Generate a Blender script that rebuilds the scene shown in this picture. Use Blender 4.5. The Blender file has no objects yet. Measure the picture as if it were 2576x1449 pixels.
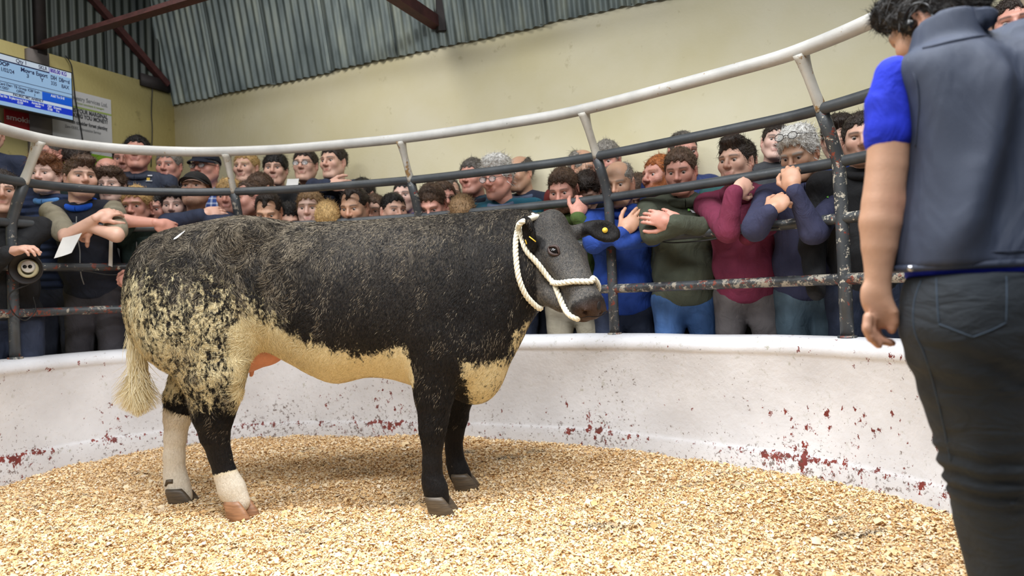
import bpy, math, random
import numpy as np
from mathutils import Vector, Matrix, noise as mnoise

# ------------------------------------------------------------------ camera, light, exposure
SC = bpy.context.scene
COL = SC.collection
FPX, CX, CY = 1717.0, 1288.0, 724.5
ROLL, PITCH, CAMZ = 0.041, 0.0084, 1.0
FWD = np.array([0, math.cos(PITCH), math.sin(PITCH)])
_u0 = np.array([0, -math.sin(PITCH), math.cos(PITCH)])
_r0 = np.array([1.0, 0, 0])
RGT = _r0 * math.cos(ROLL) - _u0 * math.sin(ROLL)
UPV = _r0 * math.sin(ROLL) + _u0 * math.cos(ROLL)

cam_d = bpy.data.cameras.new('camera')
cam_d.sensor_width = 36.0
cam_d.lens = FPX / 2576.0 * 36.0
cam_d.clip_start, cam_d.clip_end = 0.05, 100
cam_d.dof.use_dof = True
cam_d.dof.focus_distance = 3.15
cam_d.dof.aperture_fstop = 2.2
cam = bpy.data.objects.new('camera', cam_d)
COL.objects.link(cam)
cam.matrix_world = Matrix(((RGT[0], UPV[0], -FWD[0], 0), (RGT[1], UPV[1], -FWD[1], 0),
                           (RGT[2], UPV[2], -FWD[2], CAMZ), (0, 0, 0, 1)))
SC.camera = cam

world = bpy.data.worlds.new('hall_air')
SC.world = world
world.use_nodes = True
world.node_tree.nodes['Background'].inputs[0].default_value = (0.93, 0.96, 1.0, 1)
world.node_tree.nodes['Background'].inputs[1].default_value = 0.36

def area_lamp(name, loc, sx, sy, watts, col, aim=None):
    d = bpy.data.lights.new(name, 'AREA')
    d.spread = math.radians(125)
    d.shape, d.size, d.size_y, d.energy, d.color = 'RECTANGLE', sx, sy, watts, col
    o = bpy.data.objects.new(name, d)
    COL.objects.link(o)
    o.location = loc
    if aim is not None:
        o.rotation_euler = (Vector(aim) - Vector(loc)).to_track_quat('-Z', 'Y').to_euler()
    return o

# the hall's strip lamps hang above the sale ring, plus one fill lamp
area_lamp('strip_or_fill_lamp', (-1.0, 2.2, 4.1), 2.4, 0.5, 150, (0.95, 0.98, 1.0))
area_lamp('strip_or_fill_lamp', (1.5, 1.8, 4.1), 2.4, 0.5, 62, (0.95, 0.98, 1.0))
area_lamp('strip_or_fill_lamp', (0.2, 0.2, 3.9), 2.4, 0.5, 118, (0.95, 0.98, 1.0), aim=(-0.4, 3.0, 0.9))
area_lamp('strip_or_fill_lamp', (-3.0, 0.6, 4.0), 2.0, 0.5, 60, (0.95, 0.98, 1.0), aim=(-1.2, 3.2, 0.8))
area_lamp('strip_or_fill_lamp', (-2.2, 4.3, 4.2), 1.8, 0.5, 62, (1.0, 0.98, 0.94)).data.spread = math.radians(165)  # fill lamp, added to brighten the dim left wall

vs = SC.view_settings
vs.view_transform = 'Standard'
vs.look = 'None'
vs.gamma = 1.0
vs.use_curve_mapping = False
vs.exposure = -0.72

# ------------------------------------------------------------------ small helpers
def P(px, py, depth):
    """point of the place seen at a pixel of the 2576x1449 frame, at a distance 'depth' along Y"""
    d = FWD + RGT * ((px - CX) / FPX) - UPV * ((py - CY) / FPX)
    d = d * (depth / d[1])
    return np.array([d[0], d[1], d[2] + CAMZ])

def srgb(r, g, b):
    def f(c):
        c /= 255.0
        return c / 12.92 if c <= 0.04045 else ((c + 0.055) / 1.055) ** 2.4
    return (f(r), f(g), f(b), 1.0)

def tag(o, label=None, cat=None, group=None, kind=None):
    if label: o['label'] = label
    if cat: o['category'] = cat
    if group: o['group'] = group
    if kind: o['kind'] = kind
    return o

def empty(name, loc=(0, 0, 0), rz=0.0, parent=None):
    o = bpy.data.objects.new(name, None)
    COL.objects.link(o)
    o.location = loc
    o.rotation_euler = (0, 0, rz)
    o.empty_display_size = 0.1
    if parent: o.parent = parent
    return o

def mesh_data(name, verts, faces, smooth=True):
    me = bpy.data.meshes.new(name)
    verts = np.asarray(verts, dtype=np.float32)
    if isinstance(faces, np.ndarray) and faces.ndim == 2:
        n, k = faces.shape
        me.vertices.add(len(verts))
        me.vertices.foreach_set('co', verts.ravel())
        me.loops.add(n * k)
        me.loops.foreach_set('vertex_index', faces.astype(np.int32).ravel())
        me.polygons.add(n)
        me.polygons.foreach_set('loop_start', np.arange(0, n * k, k, dtype=np.int32))
        me.polygons.foreach_set('loop_total', np.full(n, k, dtype=np.int32))
        me.update(calc_edges=True)
    else:
        me.from_pydata([tuple(map(float, v)) for v in verts], [], [tuple(map(int, f)) for f in faces])
        me.update()
    if smooth:
        me.polygons.foreach_set('use_smooth', np.ones(len(me.polygons), dtype=bool))
    return me

def obj(name, me, mat=None, parent=None):
    o = bpy.data.objects.new(name, me)
    COL.objects.link(o)
    if mat is not None:
        if len(me.materials) == 0:
            me.materials.append(mat)
    if parent is not None: o.parent = parent
    return o

def attr(me, name, values):
    a = me.attributes.new(name, 'FLOAT', 'POINT')
    a.data.foreach_set('value', np.asarray(values, dtype=np.float32))

def box(name, lo, hi, mat, parent=None, frame=None):
    lo, hi = np.array(lo, float), np.array(hi, float)
    v = np.array([[(lo, hi)[i & 1][0], (lo, hi)[(i >> 1) & 1][1], (lo, hi)[(i >> 2) & 1][2]] for i in range(8)])
    if frame is not None: v = frame(v)
    f = np.array([[0, 2, 3, 1], [4, 5, 7, 6], [0, 1, 5, 4], [2, 6, 7, 3], [0, 4, 6, 2], [1, 3, 7, 5]])
    return obj(name, mesh_data(name, v, f, smooth=False), mat, parent)

def catmull(pts, n=12, closed=False):
    pts = [np.array(p, float) for p in pts]
    out = []
    m = len(pts)
    for i in range(m if closed else m - 1):
        p0 = pts[(i - 1) % m] if (closed or i > 0) else 2 * pts[0] - pts[1]
        p1, p2 = pts[i], pts[(i + 1) % m]
        p3 = pts[(i + 2) % m] if (closed or i + 2 < m) else 2 * pts[-1] - pts[-2]
        for k in range(n):
            t = k / n
            out.append(0.5 * (2 * p1 + (p2 - p0) * t + (2 * p0 - 5 * p1 + 4 * p2 - p3) * t * t + (3 * p1 - p0 - 3 * p2 + p3) * t ** 3))
    if not closed: out.append(pts[-1])
    return np.array(out)

def tube(path, radii, seg=10, caps=True, squash=None):
    """sweep a circle along a path; returns verts, quads (as list of tuples)"""
    path = np.asarray(path, float)
    n = len(path)
    radii = np.full(n, radii, float) if np.isscalar(radii) else np.asarray(radii, float)
    T = np.gradient(path, axis=0)
    T /= np.linalg.norm(T, axis=1)[:, None] + 1e-12
    ref = np.array([0, 0, 1.0]) if abs(T[0][2]) < 0.9 else np.array([1.0, 0, 0])
    N = np.zeros_like(path)
    v = ref - T[0] * np.dot(ref, T[0]); v /= np.linalg.norm(v)
    for i in range(n):
        v = v - T[i] * np.dot(v, T[i]); v /= np.linalg.norm(v) + 1e-12
        N[i] = v
    B = np.cross(T, N)
    ang = np.linspace(0, 2 * np.pi, seg, endpoint=False)
    ca, sa = np.cos(ang), np.sin(ang)
    sq = 1.0 if squash is None else squash
    V = path[:, None, :] + radii[:, None, None] * (ca[None, :, None] * N[:, None, :] + sq * sa[None, :, None] * B[:, None, :])
    V = V.reshape(-1, 3)
    i, j = np.meshgrid(np.arange(n - 1), np.arange(seg), indexing='ij')
    a = i * seg + j; b = i * seg + (j + 1) % seg
    F = [tuple(q) for q in np.stack([a, b, b + seg, a + seg], -1).reshape(-1, 4)]
    if caps:
        F.append(tuple(range(seg - 1, -1, -1)))
        F.append(tuple(range((n - 1) * seg, n * seg)))
    return V, F

def join(parts):
    V, F, o = [], [], 0
    for v, f in parts:
        V.append(np.asarray(v, float))
        F += [tuple(int(x) + o for x in q) for q in f]
        o += len(v)
    return np.concatenate(V), F

def vnoise(p, seed=0):
    """value noise in [-1,1] for an (n,3) array"""
    p = np.asarray(p, np.float64)
    i = np.floor(p).astype(np.int64)
    f = p - i
    f = f * f * (3 - 2 * f)
    def h(ix, iy, iz):
        n = (ix * 374761393 + iy * 668265263 + iz * 2147483647 + seed * 974711) & 0xFFFFFFFF
        n = ((n ^ (n >> 13)) * 1274126177) & 0xFFFFFFFF
        n = (n ^ (n >> 16)) & 0xFFFF
        return n / 32767.5 - 1.0
    r = 0
    for dx in (0, 1):
        wx = f[:, 0] if dx else 1 - f[:, 0]
        for dy in (0, 1):
            wy = f[:, 1] if dy else 1 - f[:, 1]
            for dz in (0, 1):
                wz = f[:, 2] if dz else 1 - f[:, 2]
                r = r + wx * wy * wz * h(i[:, 0] + dx, i[:, 1] + dy, i[:, 2] + dz)
    return r

def fbm(p, seed=0, oct=3):
    r, a, q = 0, 1.0, np.asarray(p, float)
    for k in range(oct):
        r = r + a * vnoise(q, seed + k); a *= 0.5; q = q * 2.03
    return r / (2 - 2 ** (1 - oct))

def sstep(a, b, x):
    t = np.clip((np.asarray(x, float) - a) / (b - a), 0, 1)
    return t * t * (3 - 2 * t)

# ------------------------------------------------------------------ materials
class NT:
    def __init__(self, name):
        self.m = bpy.data.materials.new(name)
        self.m.use_nodes = True
        self.t = self.m.node_tree
        self.b = self.t.nodes['Principled BSDF']
    def n(self, kind, **kw):
        nd = self.t.nodes.new(kind)
        for k, v in kw.items():
            if k in nd.inputs.keys(): nd.inputs[k].default_value = v
            else: setattr(nd, k, v)
        return nd
    def l(self, a, b): self.t.links.new(a, b)
    def coords(self, scale=None, rot=None):
        tc = self.n('ShaderNodeTexCoord')
        if scale is None: return tc.outputs['Object']
        mp = self.n('ShaderNodeMapping')
        mp.inputs['Scale'].default_value = scale if hasattr(scale, '__len__') else (scale,) * 3
        if rot: mp.inputs['Rotation'].default_value = rot
        self.l(tc.outputs['Object'], mp.inputs['Vector'])
        return mp.outputs['Vector']
    def noise(self, vec, scale, detail=4, rough=0.55, dist=0.0):
        nd = self.n('ShaderNodeTexNoise', Scale=scale, Detail=detail, Roughness=rough, Distortion=dist)
        self.l(vec, nd.inputs['Vector'])
        return nd.outputs['Fac']
    def ramp(self, fac, stops, interp='LINEAR'):
        r = self.n('ShaderNodeValToRGB')
        r.color_ramp.interpolation = interp
        el = r.color_ramp.elements
        while len(el) > 1: el.remove(el[-1])
        el[0].position, el[0].color = stops[0][0], stops[0][1] if hasattr(stops[0][1], '__len__') else (stops[0][1],) * 3 + (1,)
        for p, c in stops[1:]:
            e = el.new(p); e.color = c if hasattr(c, '__len__') else (c,) * 3 + (1,)
        self.l(fac, r.inputs['Fac'])
        return r.outputs['Color']
    def mix(self, fac, a, b, blend='MIX'):
        mx = self.n('ShaderNodeMix', data_type='RGBA', blend_type=blend)
        for s, i in ((fac, 0), (a, 6), (b, 7)):
            if hasattr(s, 'is_linked'): self.l(s, mx.inputs[i])
            else: mx.inputs[i].default_value = s
        return mx.outputs[2]
    def math(self, op, a, b=0.0, c=0.0, clamp=False):
        nd = self.n('ShaderNodeMath', operation=op, use_clamp=clamp)
        for s, i in ((a, 0), (b, 1), (c, 2)):
            if hasattr(s, 'is_linked'): self.l(s, nd.inputs[i])
            else: nd.inputs[i].default_value = s
        return nd.outputs[0]
    def attr(self, name):
        return self.n('ShaderNodeAttribute', attribute_name=name).outputs['Fac']
    def bump(self, h, strength=0.3, dist=0.01):
        b = self.n('ShaderNodeBump', Strength=strength, Distance=dist)
        self.l(h, b.inputs['Height']); self.l(b.outputs['Normal'], self.b.inputs['Normal'])
    def col(self, c):
        if hasattr(c, 'is_linked'): self.l(c, self.b.inputs['Base Color'])
        else: self.b.inputs['Base Color'].default_value = c
    def set(self, **kw):
        for k, v in kw.items():
            self.b.inputs[k.replace('_', ' ')].default_value = v
        return self

_mats = {}
def plain(name, c, rough=0.7, var=0.12, scale=30.0, metal=0.0, bump=0.0, bscale=60.0):
    key = (name,)
    if key in _mats: return _mats[key]
    t = NT(name)
    v = t.coords()
    f = t.noise(v, scale, 3)
    d = tuple(x * (1 - var) for x in c[:3]) + (1,)
    e = tuple(min(1, x * (1 + var)) for x in c[:3]) + (1,)
    t.col(t.ramp(f, [(0.3, d), (0.7, e)]))
    t.set(Roughness=rough, Metallic=metal)
    if bump: t.bump(t.noise(v, bscale, 4), bump, 0.01)
    _mats[key] = t.m
    return t.m

def emit(name, c, s=1.0):
    key = (name,)
    if key in _mats: return _mats[key]
    t = NT(name)
    t.col((0.01, 0.01, 0.01, 1))
    t.b.inputs['Emission Color'].default_value = c
    t.b.inputs['Emission Strength'].default_value = s
    t.set(Roughness=0.3)
    _mats[key] = t.m
    return t.m

# ------------------------------------------------------------------ the setting: hall walls
CORNER = np.array([-3.217, 6.63])
DR = np.array([0.908, -0.418]); DR /= np.linalg.norm(DR)      # along the right wall, towards the viewer
DL = np.array([-DR[1] * -1, 0]); DL = np.array([DR[1], -DR[0]])  # along the left wall, towards the viewer
HR, HL = 2.96, 3.10

def wall_mat(name, light, dark, stain):
    t = NT(name)
    v = t.coords()
    a = t.noise(v, 1.1, 5)
    b = t.noise(v, 9.0, 6, 0.65)
    c = t.ramp(a, [(0.35, dark), (0.62, light)])
    spots = t.ramp(b, [(0.30, 1.0), (0.36, 0.0)])
    t.col(t.mix(t.math('MULTIPLY', spots, 0.5), c, stain))
    t.set(Roughness=0.75)
    t.bump(t.noise(v, 40, 5), 0.15, 0.01)
    return t.m

M_cream = wall_mat('cream_wall_paint', srgb(228, 219, 190), srgb(219, 208, 168), srgb(192, 180, 140))
M_yellow = wall_mat('yellow_wall_paint', srgb(216, 202, 140), srgb(206, 190, 126), srgb(160, 146, 98))

def wall_frame(d, n_in):
    def fr(v):
        v = np.asarray(v, float)
        xy = CORNER + v[:, :1] * d + v[:, 1:2] * n_in
        return np.column_stack([xy, v[:, 2]])
    return fr
FR_R = wall_frame(DR, DL)      # local: along, inwards, up
FR_L = wall_frame(DL, DR)

tag(box('wall_right', (-0.3, -0.25, -0.2), (10.0, 0.0, HR + 0.25), M_cream, frame=FR_R), kind='structure')
tag(box('wall_left', (-0.0, -0.25, -0.2), (7.0, 0.0, HL + 0.02), M_yellow, frame=FR_L), kind='structure')
# the joint between two cement coats shows as thin drip lines on the cream wall
M_conc = plain('grey_concrete', srgb(120, 116, 110), 0.9, 0.25, 12, bump=0.3)
M_pier = plain('grey_painted_pier', srgb(120, 112, 108), 0.85, 0.15, 8)
pier = box('pier', (1.20, 0.0, -0.2), (1.36, 0.05, HL), M_pier, frame=FR_L)
tag(pier, kind='structure'); pier.name = 'trim_1'

# corrugated cladding, each sheet a piece of its own
def corr_mat(name, c0, c1, c2):
    t = NT(name)
    v = t.coords()
    a = t.noise(t.coords((5, 5, 0.6)), 2.0, 5, 0.6)
    oi = t.n('ShaderNodeObjectInfo').outputs['Random']
    c = t.ramp(a, [(0.3, c0), (0.5, c1), (0.72, c2)])
    c = t.mix(t.math('MULTIPLY', oi, 0.45), c, c0)
    t.col(c)
    t.set(Roughness=0.5, Metallic=0.35)
    t.bump(t.noise(v, 60, 3), 0.1, 0.005)
    return t.m
M_corr = corr_mat('galvanised_sheet', srgb(74, 84, 84), srgb(112, 122, 120), srgb(142, 148, 136))
M_corrL = corr_mat('weathered_green_grey_sheet', srgb(44, 50, 48), srgb(60, 66, 61), srgb(78, 82, 72))

def corrugated(n_waves, pitch, depth, height, lean, ragged, seed):
    rng = random.Random(seed)
    per = 8
    nx = n_waves * per + 1
    xs = np.arange(nx) * pitch / per
    prof = depth * np.cos(xs / pitch * 2 * np.pi)
    rows = np.array([0.0, 0.25, 0.5, 1.0, 2.0, height])
    low = np.array([rng.uniform(-ragged, ragged) for _ in range(n_waves + 1)])
    lowx = np.interp(xs / pitch, np.arange(n_waves + 1), low)
    V = []
    for r in rows:
        z = r + lowx * (1 if r == 0 else 0)
        V.append(np.column_stack([xs, prof + lean * np.maximum(z, 0), z]))
    V = np.concatenate(V)
    i, j = np.meshgrid(np.arange(len(rows) - 1), np.arange(nx - 1), indexing='ij')
    a = i * nx + j
    F = np.stack([a, a + 1, a + nx + 1, a + nx], -1).reshape(-1, 4)
    return V, F

def cladding(name, frame, h0, mat, lean, off, t0, t1, seed, pitch=0.0765):
    root = empty(name)
    tag(root, kind='structure')
    waves = 9
    w = waves * pitch
    k, t = 0, t0
    while t < t1:
        V, F = corrugated(waves, pitch, 0.013, 3.2, lean, 0.005, seed + k)
        V[:, 0] += t
        V[:, 1] += off + 0.004 * (k % 2)
        V[:, 2] += h0 + 0.006 * math.sin(k * 2.3)
        o = obj('corrugated_sheet', mesh_data('corrugated_sheet', frame(V), F), mat, root)
        t += w - pitch * 0.5
        k += 1
    return root
cladding('wall_right_cladding', FR_R, HR, M_corr, 0.20, 0.02, -0.03, 9.0, 5)
cladding('wall_left_cladding', FR_L, HL - 0.02, M_corrL, 0.0, -0.02, -0.02, 6.5, 50)

# steel ties, braces and stanchion of the roof
M_rust = plain('red_oxide_steel', srgb(72, 38, 36), 0.7, 0.3, 14, bump=0.2)
M_dark = plain('dark_steel', srgb(40, 34, 34), 0.7, 0.3, 14)
def angle_iron(name, a, b, w, mat, up=(0, 0, 1)):
    a, b = np.array(a, float), np.array(b, float)
    t = (b - a) / np.linalg.norm(b - a)
    u = np.array(up, float); u -= t * np.dot(u, t); u /= np.linalg.norm(u)
    s = np.cross(t, u)
    th = w * 0.14
    prof = [(0, 0), (w, 0), (w, th), (th, th), (th, w), (0, w)]
    V = [p + s * x + u * z for p in (a, b) for x, z in prof]
    F = [(i, (i + 1) % 6, (i + 1) % 6 + 6, i + 6) for i in range(6)] + [(5, 4, 3, 2, 1, 0), (6, 7, 8, 9, 10, 11)]
    o = obj(name, mesh_data(name, V, F, smooth=False), mat)
    return o
def wpt(fr, t, i, z): return fr(np.array([[t, i, z]]))[0]
a = wpt(FR_L, 1.255, 0.02, 3.11)
o = angle_iron('roof_tie', a, a + np.append(DR * 4.5, 0.0), 0.075, M_rust); tag(o, 'long rusty red steel tie crossing the upper left corner', 'beam', 'roof steel'); 
a = wpt(FR_L, 0.10, 0.05, 3.12); b = wpt(FR_L, 1.25, 0.05, 4.02)
o = angle_iron('roof_brace', a, b, 0.055, M_rust); tag(o, 'dark diagonal steel brace running down to the hall corner', 'beam', 'roof steel')
a = wpt(FR_R, 3.05, 0.04, 3.10); b = a + np.append(DL * 3.2, 0.0)
o = angle_iron('roof_tie', a, b, 0.085, M_rust); tag(o, 'short rusty steel tie at top centre meeting the corrugated sheets', 'beam', 'roof steel')
V, F = join([tube([wpt(FR_R, 3.05, 0.03, 3.07), wpt(FR_R, 3.05, 0.06, 3.42)], 0.055, 6)])
o = obj('roof_bracket', mesh_data('roof_bracket', V, F, False), M_dark); tag(o, 'dark steel bracket on the corrugated sheets at top centre', 'bracket', 'roof steel')
o = box('stanchion', (1.22, 0.0, HL - 0.02), (1.29, 0.06, 6.0), M_dark, frame=FR_L); tag(o, 'dark upright steel stanchion against the left cladding', 'beam', 'roof steel')
o = box('eaves_plate', (0.06, 0.0, HL - 0.03), (0.36, 0.03, HL + 0.08), M_dark, frame=FR_L); tag(o, 'dark steel plate tucked into the hall corner', 'bracket', 'roof steel')
# ------------------------------------------------------------------ ring wall, railing, floor
RING = [(-2.2, 0.6), (-2.72, 1.6), (-2.98, 2.9), (-2.99, 3.95), (-2.72, 4.45), (-2.2, 4.73), (-1.6, 4.79), (-1.06, 4.71), (-.5, 4.57),
        (.155, 4.29), (.57, 4.05), (1.23, 3.46), (1.52, 3.12), (1.73, 2.6), (1.75, 2.0), (1.55, 1.0)]
RC = catmull(RING, 14)
_t = np.gradient(RC, axis=0); _t /= np.linalg.norm(_t, axis=1)[:, None]
RN = np.column_stack([_t[:, 1], -_t[:, 0]])          # inward normal
_s = np.concatenate([[0], np.cumsum(np.linalg.norm(np.diff(RC, axis=0), axis=1))])
def ring_at(s, inward=0.0):
    c = np.array([np.interp(s, _s, RC[:, 0]), np.interp(s, _s, RC[:, 1])])
    n = np.array([np.interp(s, _s, RN[:, 0]), np.interp(s, _s, RN[:, 1])]); n /= np.linalg.norm(n)
    return c + n * inward, n
def ring_s(x, y):
    return _s[np.argmin((RC[:, 0] - x) ** 2 + (RC[:, 1] - y) ** 2)]

def ring_wall_mat():
    t = NT('flaking_whitewash')
    v = t.coords()
    z = t.n('ShaderNodeSeparateXYZ'); t.l(v, z.inputs[0]); z = z.outputs['Z']
    white = t.ramp(t.noise(v, 3.0, 5), [(0.3, srgb(206, 204, 206)), (0.7, srgb(228, 227, 230))])
    # greenish grey scuffs
    sc = t.math('MULTIPLY', t.ramp(t.noise(v, 26, 8, 0.7), [(0.58, 0.0), (0.68, 1.0)]), t.ramp(t.noise(v, 3.1, 3), [(0.42, 0.0), (0.65, 0.75)]))
    c = t.mix(sc, white, srgb(150, 146, 120))
    # flakes of red undercoat, thicker low down and in a few patches
    zone = t.noise(v, 1.7, 3, 0.5)
    zr = t.ramp(z, [(0.08, 0.06), (0.13, 0.09), (0.165, 0.15), (0.19, 0.05), (0.30, 0.05), (0.38, 0.06), (0.46, 0.01), (0.60, 0.0), (0.665, 0.05), (0.72, 0.0)])
    fl = t.noise(t.coords((1, 1, 0.75)), 24, 9, 0.70)
    big = t.math('ADD', t.math('ADD', fl, zr), t.math('MULTIPLY', t.math('SUBTRACT', zone, 0.5), 0.42))
    red = t.ramp(big, [(0.672, 0.0), (0.684, 1.0)])
    c = t.mix(red, c, t.ramp(t.noise(v, 12, 3), [(0.3, srgb(96, 34, 30)), (0.7, srgb(140, 54, 44))]))
    # dark splashes near the litter
    sp = t.noise(v, 42, 6, 0.75)
    zs = t.ramp(z, [(0.02, 0.10), (0.18, 0.06), (0.34, 0.0)])
    spl = t.ramp(t.math('ADD', t.math('ADD', sp, zs), t.math('MULTIPLY', t.math('SUBTRACT', t.noise(v, 1.3, 2), 0.5), 0.25)), [(0.64, 0.0), (0.67, 0.8)])
    c = t.mix(spl, c, srgb(88, 62, 48))
    t.col(c)
    t.set(Roughness=0.55)
    t.bump(t.math('ADD', t.noise(v, 30, 6), t.math('MULTIPLY', red, -0.4)), 0.25, 0.012)
    return t.m

WT = 0.73
prof = [(0.055, -0.05), (0.055, 0.155), (0.045, 0.17), (0.038, 0.185), (0.036, 0.4), (0.036, 0.635), (0.042, 0.65), (0.05, 0.662), (0.048, 0.69),
        (0.03, 0.716), (-0.0, WT), (-0.10, WT + 0.004), (-0.17, WT - 0.01), (-0.19, 0.70), (-0.19, -0.05)]
NS = 260
ss = np.linspace(0.0, _s[-1], NS)
V = []
for s in ss:
    for off, zz in prof:
        c, n = ring_at(s, off)
        wob = 0.006 * mnoise.noise(Vector((c[0] * 2.1, c[1] * 2.1, zz * 3)))
        V.append((c[0] + n[0] * wob, c[1] + n[1] * wob, zz + (wob if zz > 0.6 else 0)))
m = len(prof)
i, j = np.meshgrid(np.arange(NS - 1), np.arange(m - 1), indexing='ij')
a_ = i * m + j
F = np.stack([a_, a_ + 1, a_ + m + 1, a_ + m], -1).reshape(-1, 4)
tag(obj('wall_ring', mesh_data('wall_ring', V, F), ring_wall_mat()), kind='structure')

def pipe_mat(name, base, chips):
    t = NT(name)
    v = t.coords()
    c = t.ramp(t.noise(v, 6, 4), [(0.3, base[0]), (0.7, base[1])])
    for k, (colr, lo, sc, amount) in enumerate(chips):
        zone = t.noise(t.coords((1, 1, 1.0)), 1.3 + k * 0.7, 2)
        f = t.math('ADD', t.noise(v, sc, 6, 0.7), t.math('MULTIPLY', t.math('SUBTRACT', zone, 0.5), amount))
        c = t.mix(t.ramp(f, [(lo, 0.0), (lo + 0.03, 1.0)]), c, colr)
    t.col(c)
    t.set(Roughness=0.42)
    t.bump(t.noise(v, 70, 5), 0.25, 0.004)
    return t.m
GREY = (srgb(52, 55, 58), srgb(74, 77, 80))
M_rail_dark = pipe_mat('worn_black_pipe_paint', GREY, [(srgb(196, 188, 172), 0.70, 40, 0.10), (srgb(118, 58, 44), 0.72, 30, 0.18)])
M_rail_worn = pipe_mat('chipped_pipe_paint', GREY, [(srgb(132, 60, 44), 0.60, 24, 0.35), (srgb(190, 182, 166), 0.60, 28, 0.30)])
M_rail_low = pipe_mat('heavily_chipped_pipe_paint', GREY, [(srgb(158, 150, 136), 0.52, 18, 0.5), (srgb(124, 62, 48), 0.57, 26, 0.45), (srgb(52, 52, 54), 0.57, 34, 0.3)])
M_rail_top = pipe_mat('pale_pipe_paint', (srgb(172, 170, 166), srgb(200, 197, 192)), [(srgb(150, 128, 100), 0.66, 30, 0.2), (srgb(120, 118, 116), 0.70, 18, 0.2)])
M_post_top = pipe_mat('pale_rusty_paint', (srgb(176, 170, 158), srgb(206, 202, 194)), [(srgb(150, 118, 78), 0.58, 14, 0.3), (srgb(96, 92, 88), 0.66, 30, 0.2)])

M_post = pipe_mat('worn_post_paint', GREY, [(srgb(150, 142, 130), 0.60, 34, 0.35), (srgb(120, 52, 40), 0.63, 26, 0.35)])
rail_root = empty('ring_railing', (0, 0, 0))
tag(rail_root, 'curved tubular steel railing of five rails standing on the white ring wall', 'railing')
RAILS = [(0.255, 2.035, 0.0325, M_rail_top), (0.125, 1.785, 0.0275, M_rail_dark), (0.0, 1.552, 0.0265, M_rail_dark), (0.0, 1.288, 0.0265, M_rail_worn), (0.0, 1.005, 0.0265, M_rail_low)]
RAIL_BASE = -0.055
for inw, hz, r, mt in RAILS:
    path = [np.append(ring_at(s, inw + RAIL_BASE)[0], hz) for s in np.linspace(0.3, _s[-1] - 0.3, 150)]
    V, F = tube(path, r, 12)
    obj('rail', mesh_data('rail', V, F), mt, rail_root)
POSTS = [ring_s(-2.86, 2.55), ring_s(-2.97, 4.10), ring_s(-1.88, 4.78), ring_s(-.61, 4.60), ring_s(.56, 4.06), ring_s(1.5, 3.14), ring_s(1.75, 2.1)]
for k, s in enumerate(POSTS):
    def pp(inw, z): return np.append(ring_at(s, inw + RAIL_BASE)[0], z)
    V, F = tube([pp(0, WT - 0.01), pp(0, 1.0), pp(0, 1.3), pp(0.004, 1.5), pp(0.01, 1.56), pp(0.06, 1.67), pp(0.125, 1.785)], 0.03, 12)
    p = obj('post', mesh_data('post', V, F), M_post if k != 5 else M_rail_worn, rail_root)
    path = catmull([pp(0.12, 1.785), pp(0.165, 1.86), pp(0.215, 1.95), pp(0.25, 2.025)], 4)
    V, F = tube(path, np.interp(np.linspace(0, 1, len(path)), [0, .3, .6, .85, 1], [0.036, 0.031, 0.032, 0.041, 0.05]), 12, squash=0.62)
    obj('post_head', mesh_data('post_head', V, F), M_post_top, rail_root)
    V, F = tube([pp(0, WT - 0.012), pp(0, WT + 0.012)], 0.042, 12)
    obj('base_flange', mesh_data('base_flange', V, F), M_rail_low, p)

# crowd floor and low steps behind the railing
tag(box('floor', (-6.5, -1.5, -0.3), (5.5, 9.0, -0.05), M_conc), kind='structure')

# wood shaving litter inside the ring
LX, LY = (-3.2, 2.1), (0.9, 5.0)
def ring_dist(x, y):
    d = np.full(x.shape, 9.0)
    for k in range(0, len(RC), 2):
        d = np.minimum(d, np.hypot(x - RC[k, 0], y - RC[k, 1]))
    return d
def litter_h(x, y):
    p = np.column_stack([x.ravel(), y.ravel(), np.zeros(x.size)])
    d = ring_dist(x, y).ravel()
    mound = 0.072 * (1 - sstep(0.0, 0.75, d)) * (0.35 + 0.65 * sstep(-3.0, -1.8, x.ravel()))
    h = mound + 0.020 * fbm(p * 1.6, 3) + 0.012 * fbm(p * 6.0, 9) + 0.005 * fbm(p * 22, 12, 2)
    return h.reshape(x.shape)
def inside_ring(x, y):
    px, py = RC[:, 0], RC[:, 1]
    poly = np.vstack([RC, [(0.0, -0.5)]])
    c = np.zeros(x.shape, bool)
    j = len(poly) - 1
    for i in range(len(poly)):
        xi, yi = poly[i]; xj, yj = poly[j]
        if yi != yj:
            hit = ((yi > y) != (yj > y)) & (x < (xj - xi) * (y - yi) / (yj - yi) + xi)
            c ^= hit
        j = i
    return c

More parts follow.
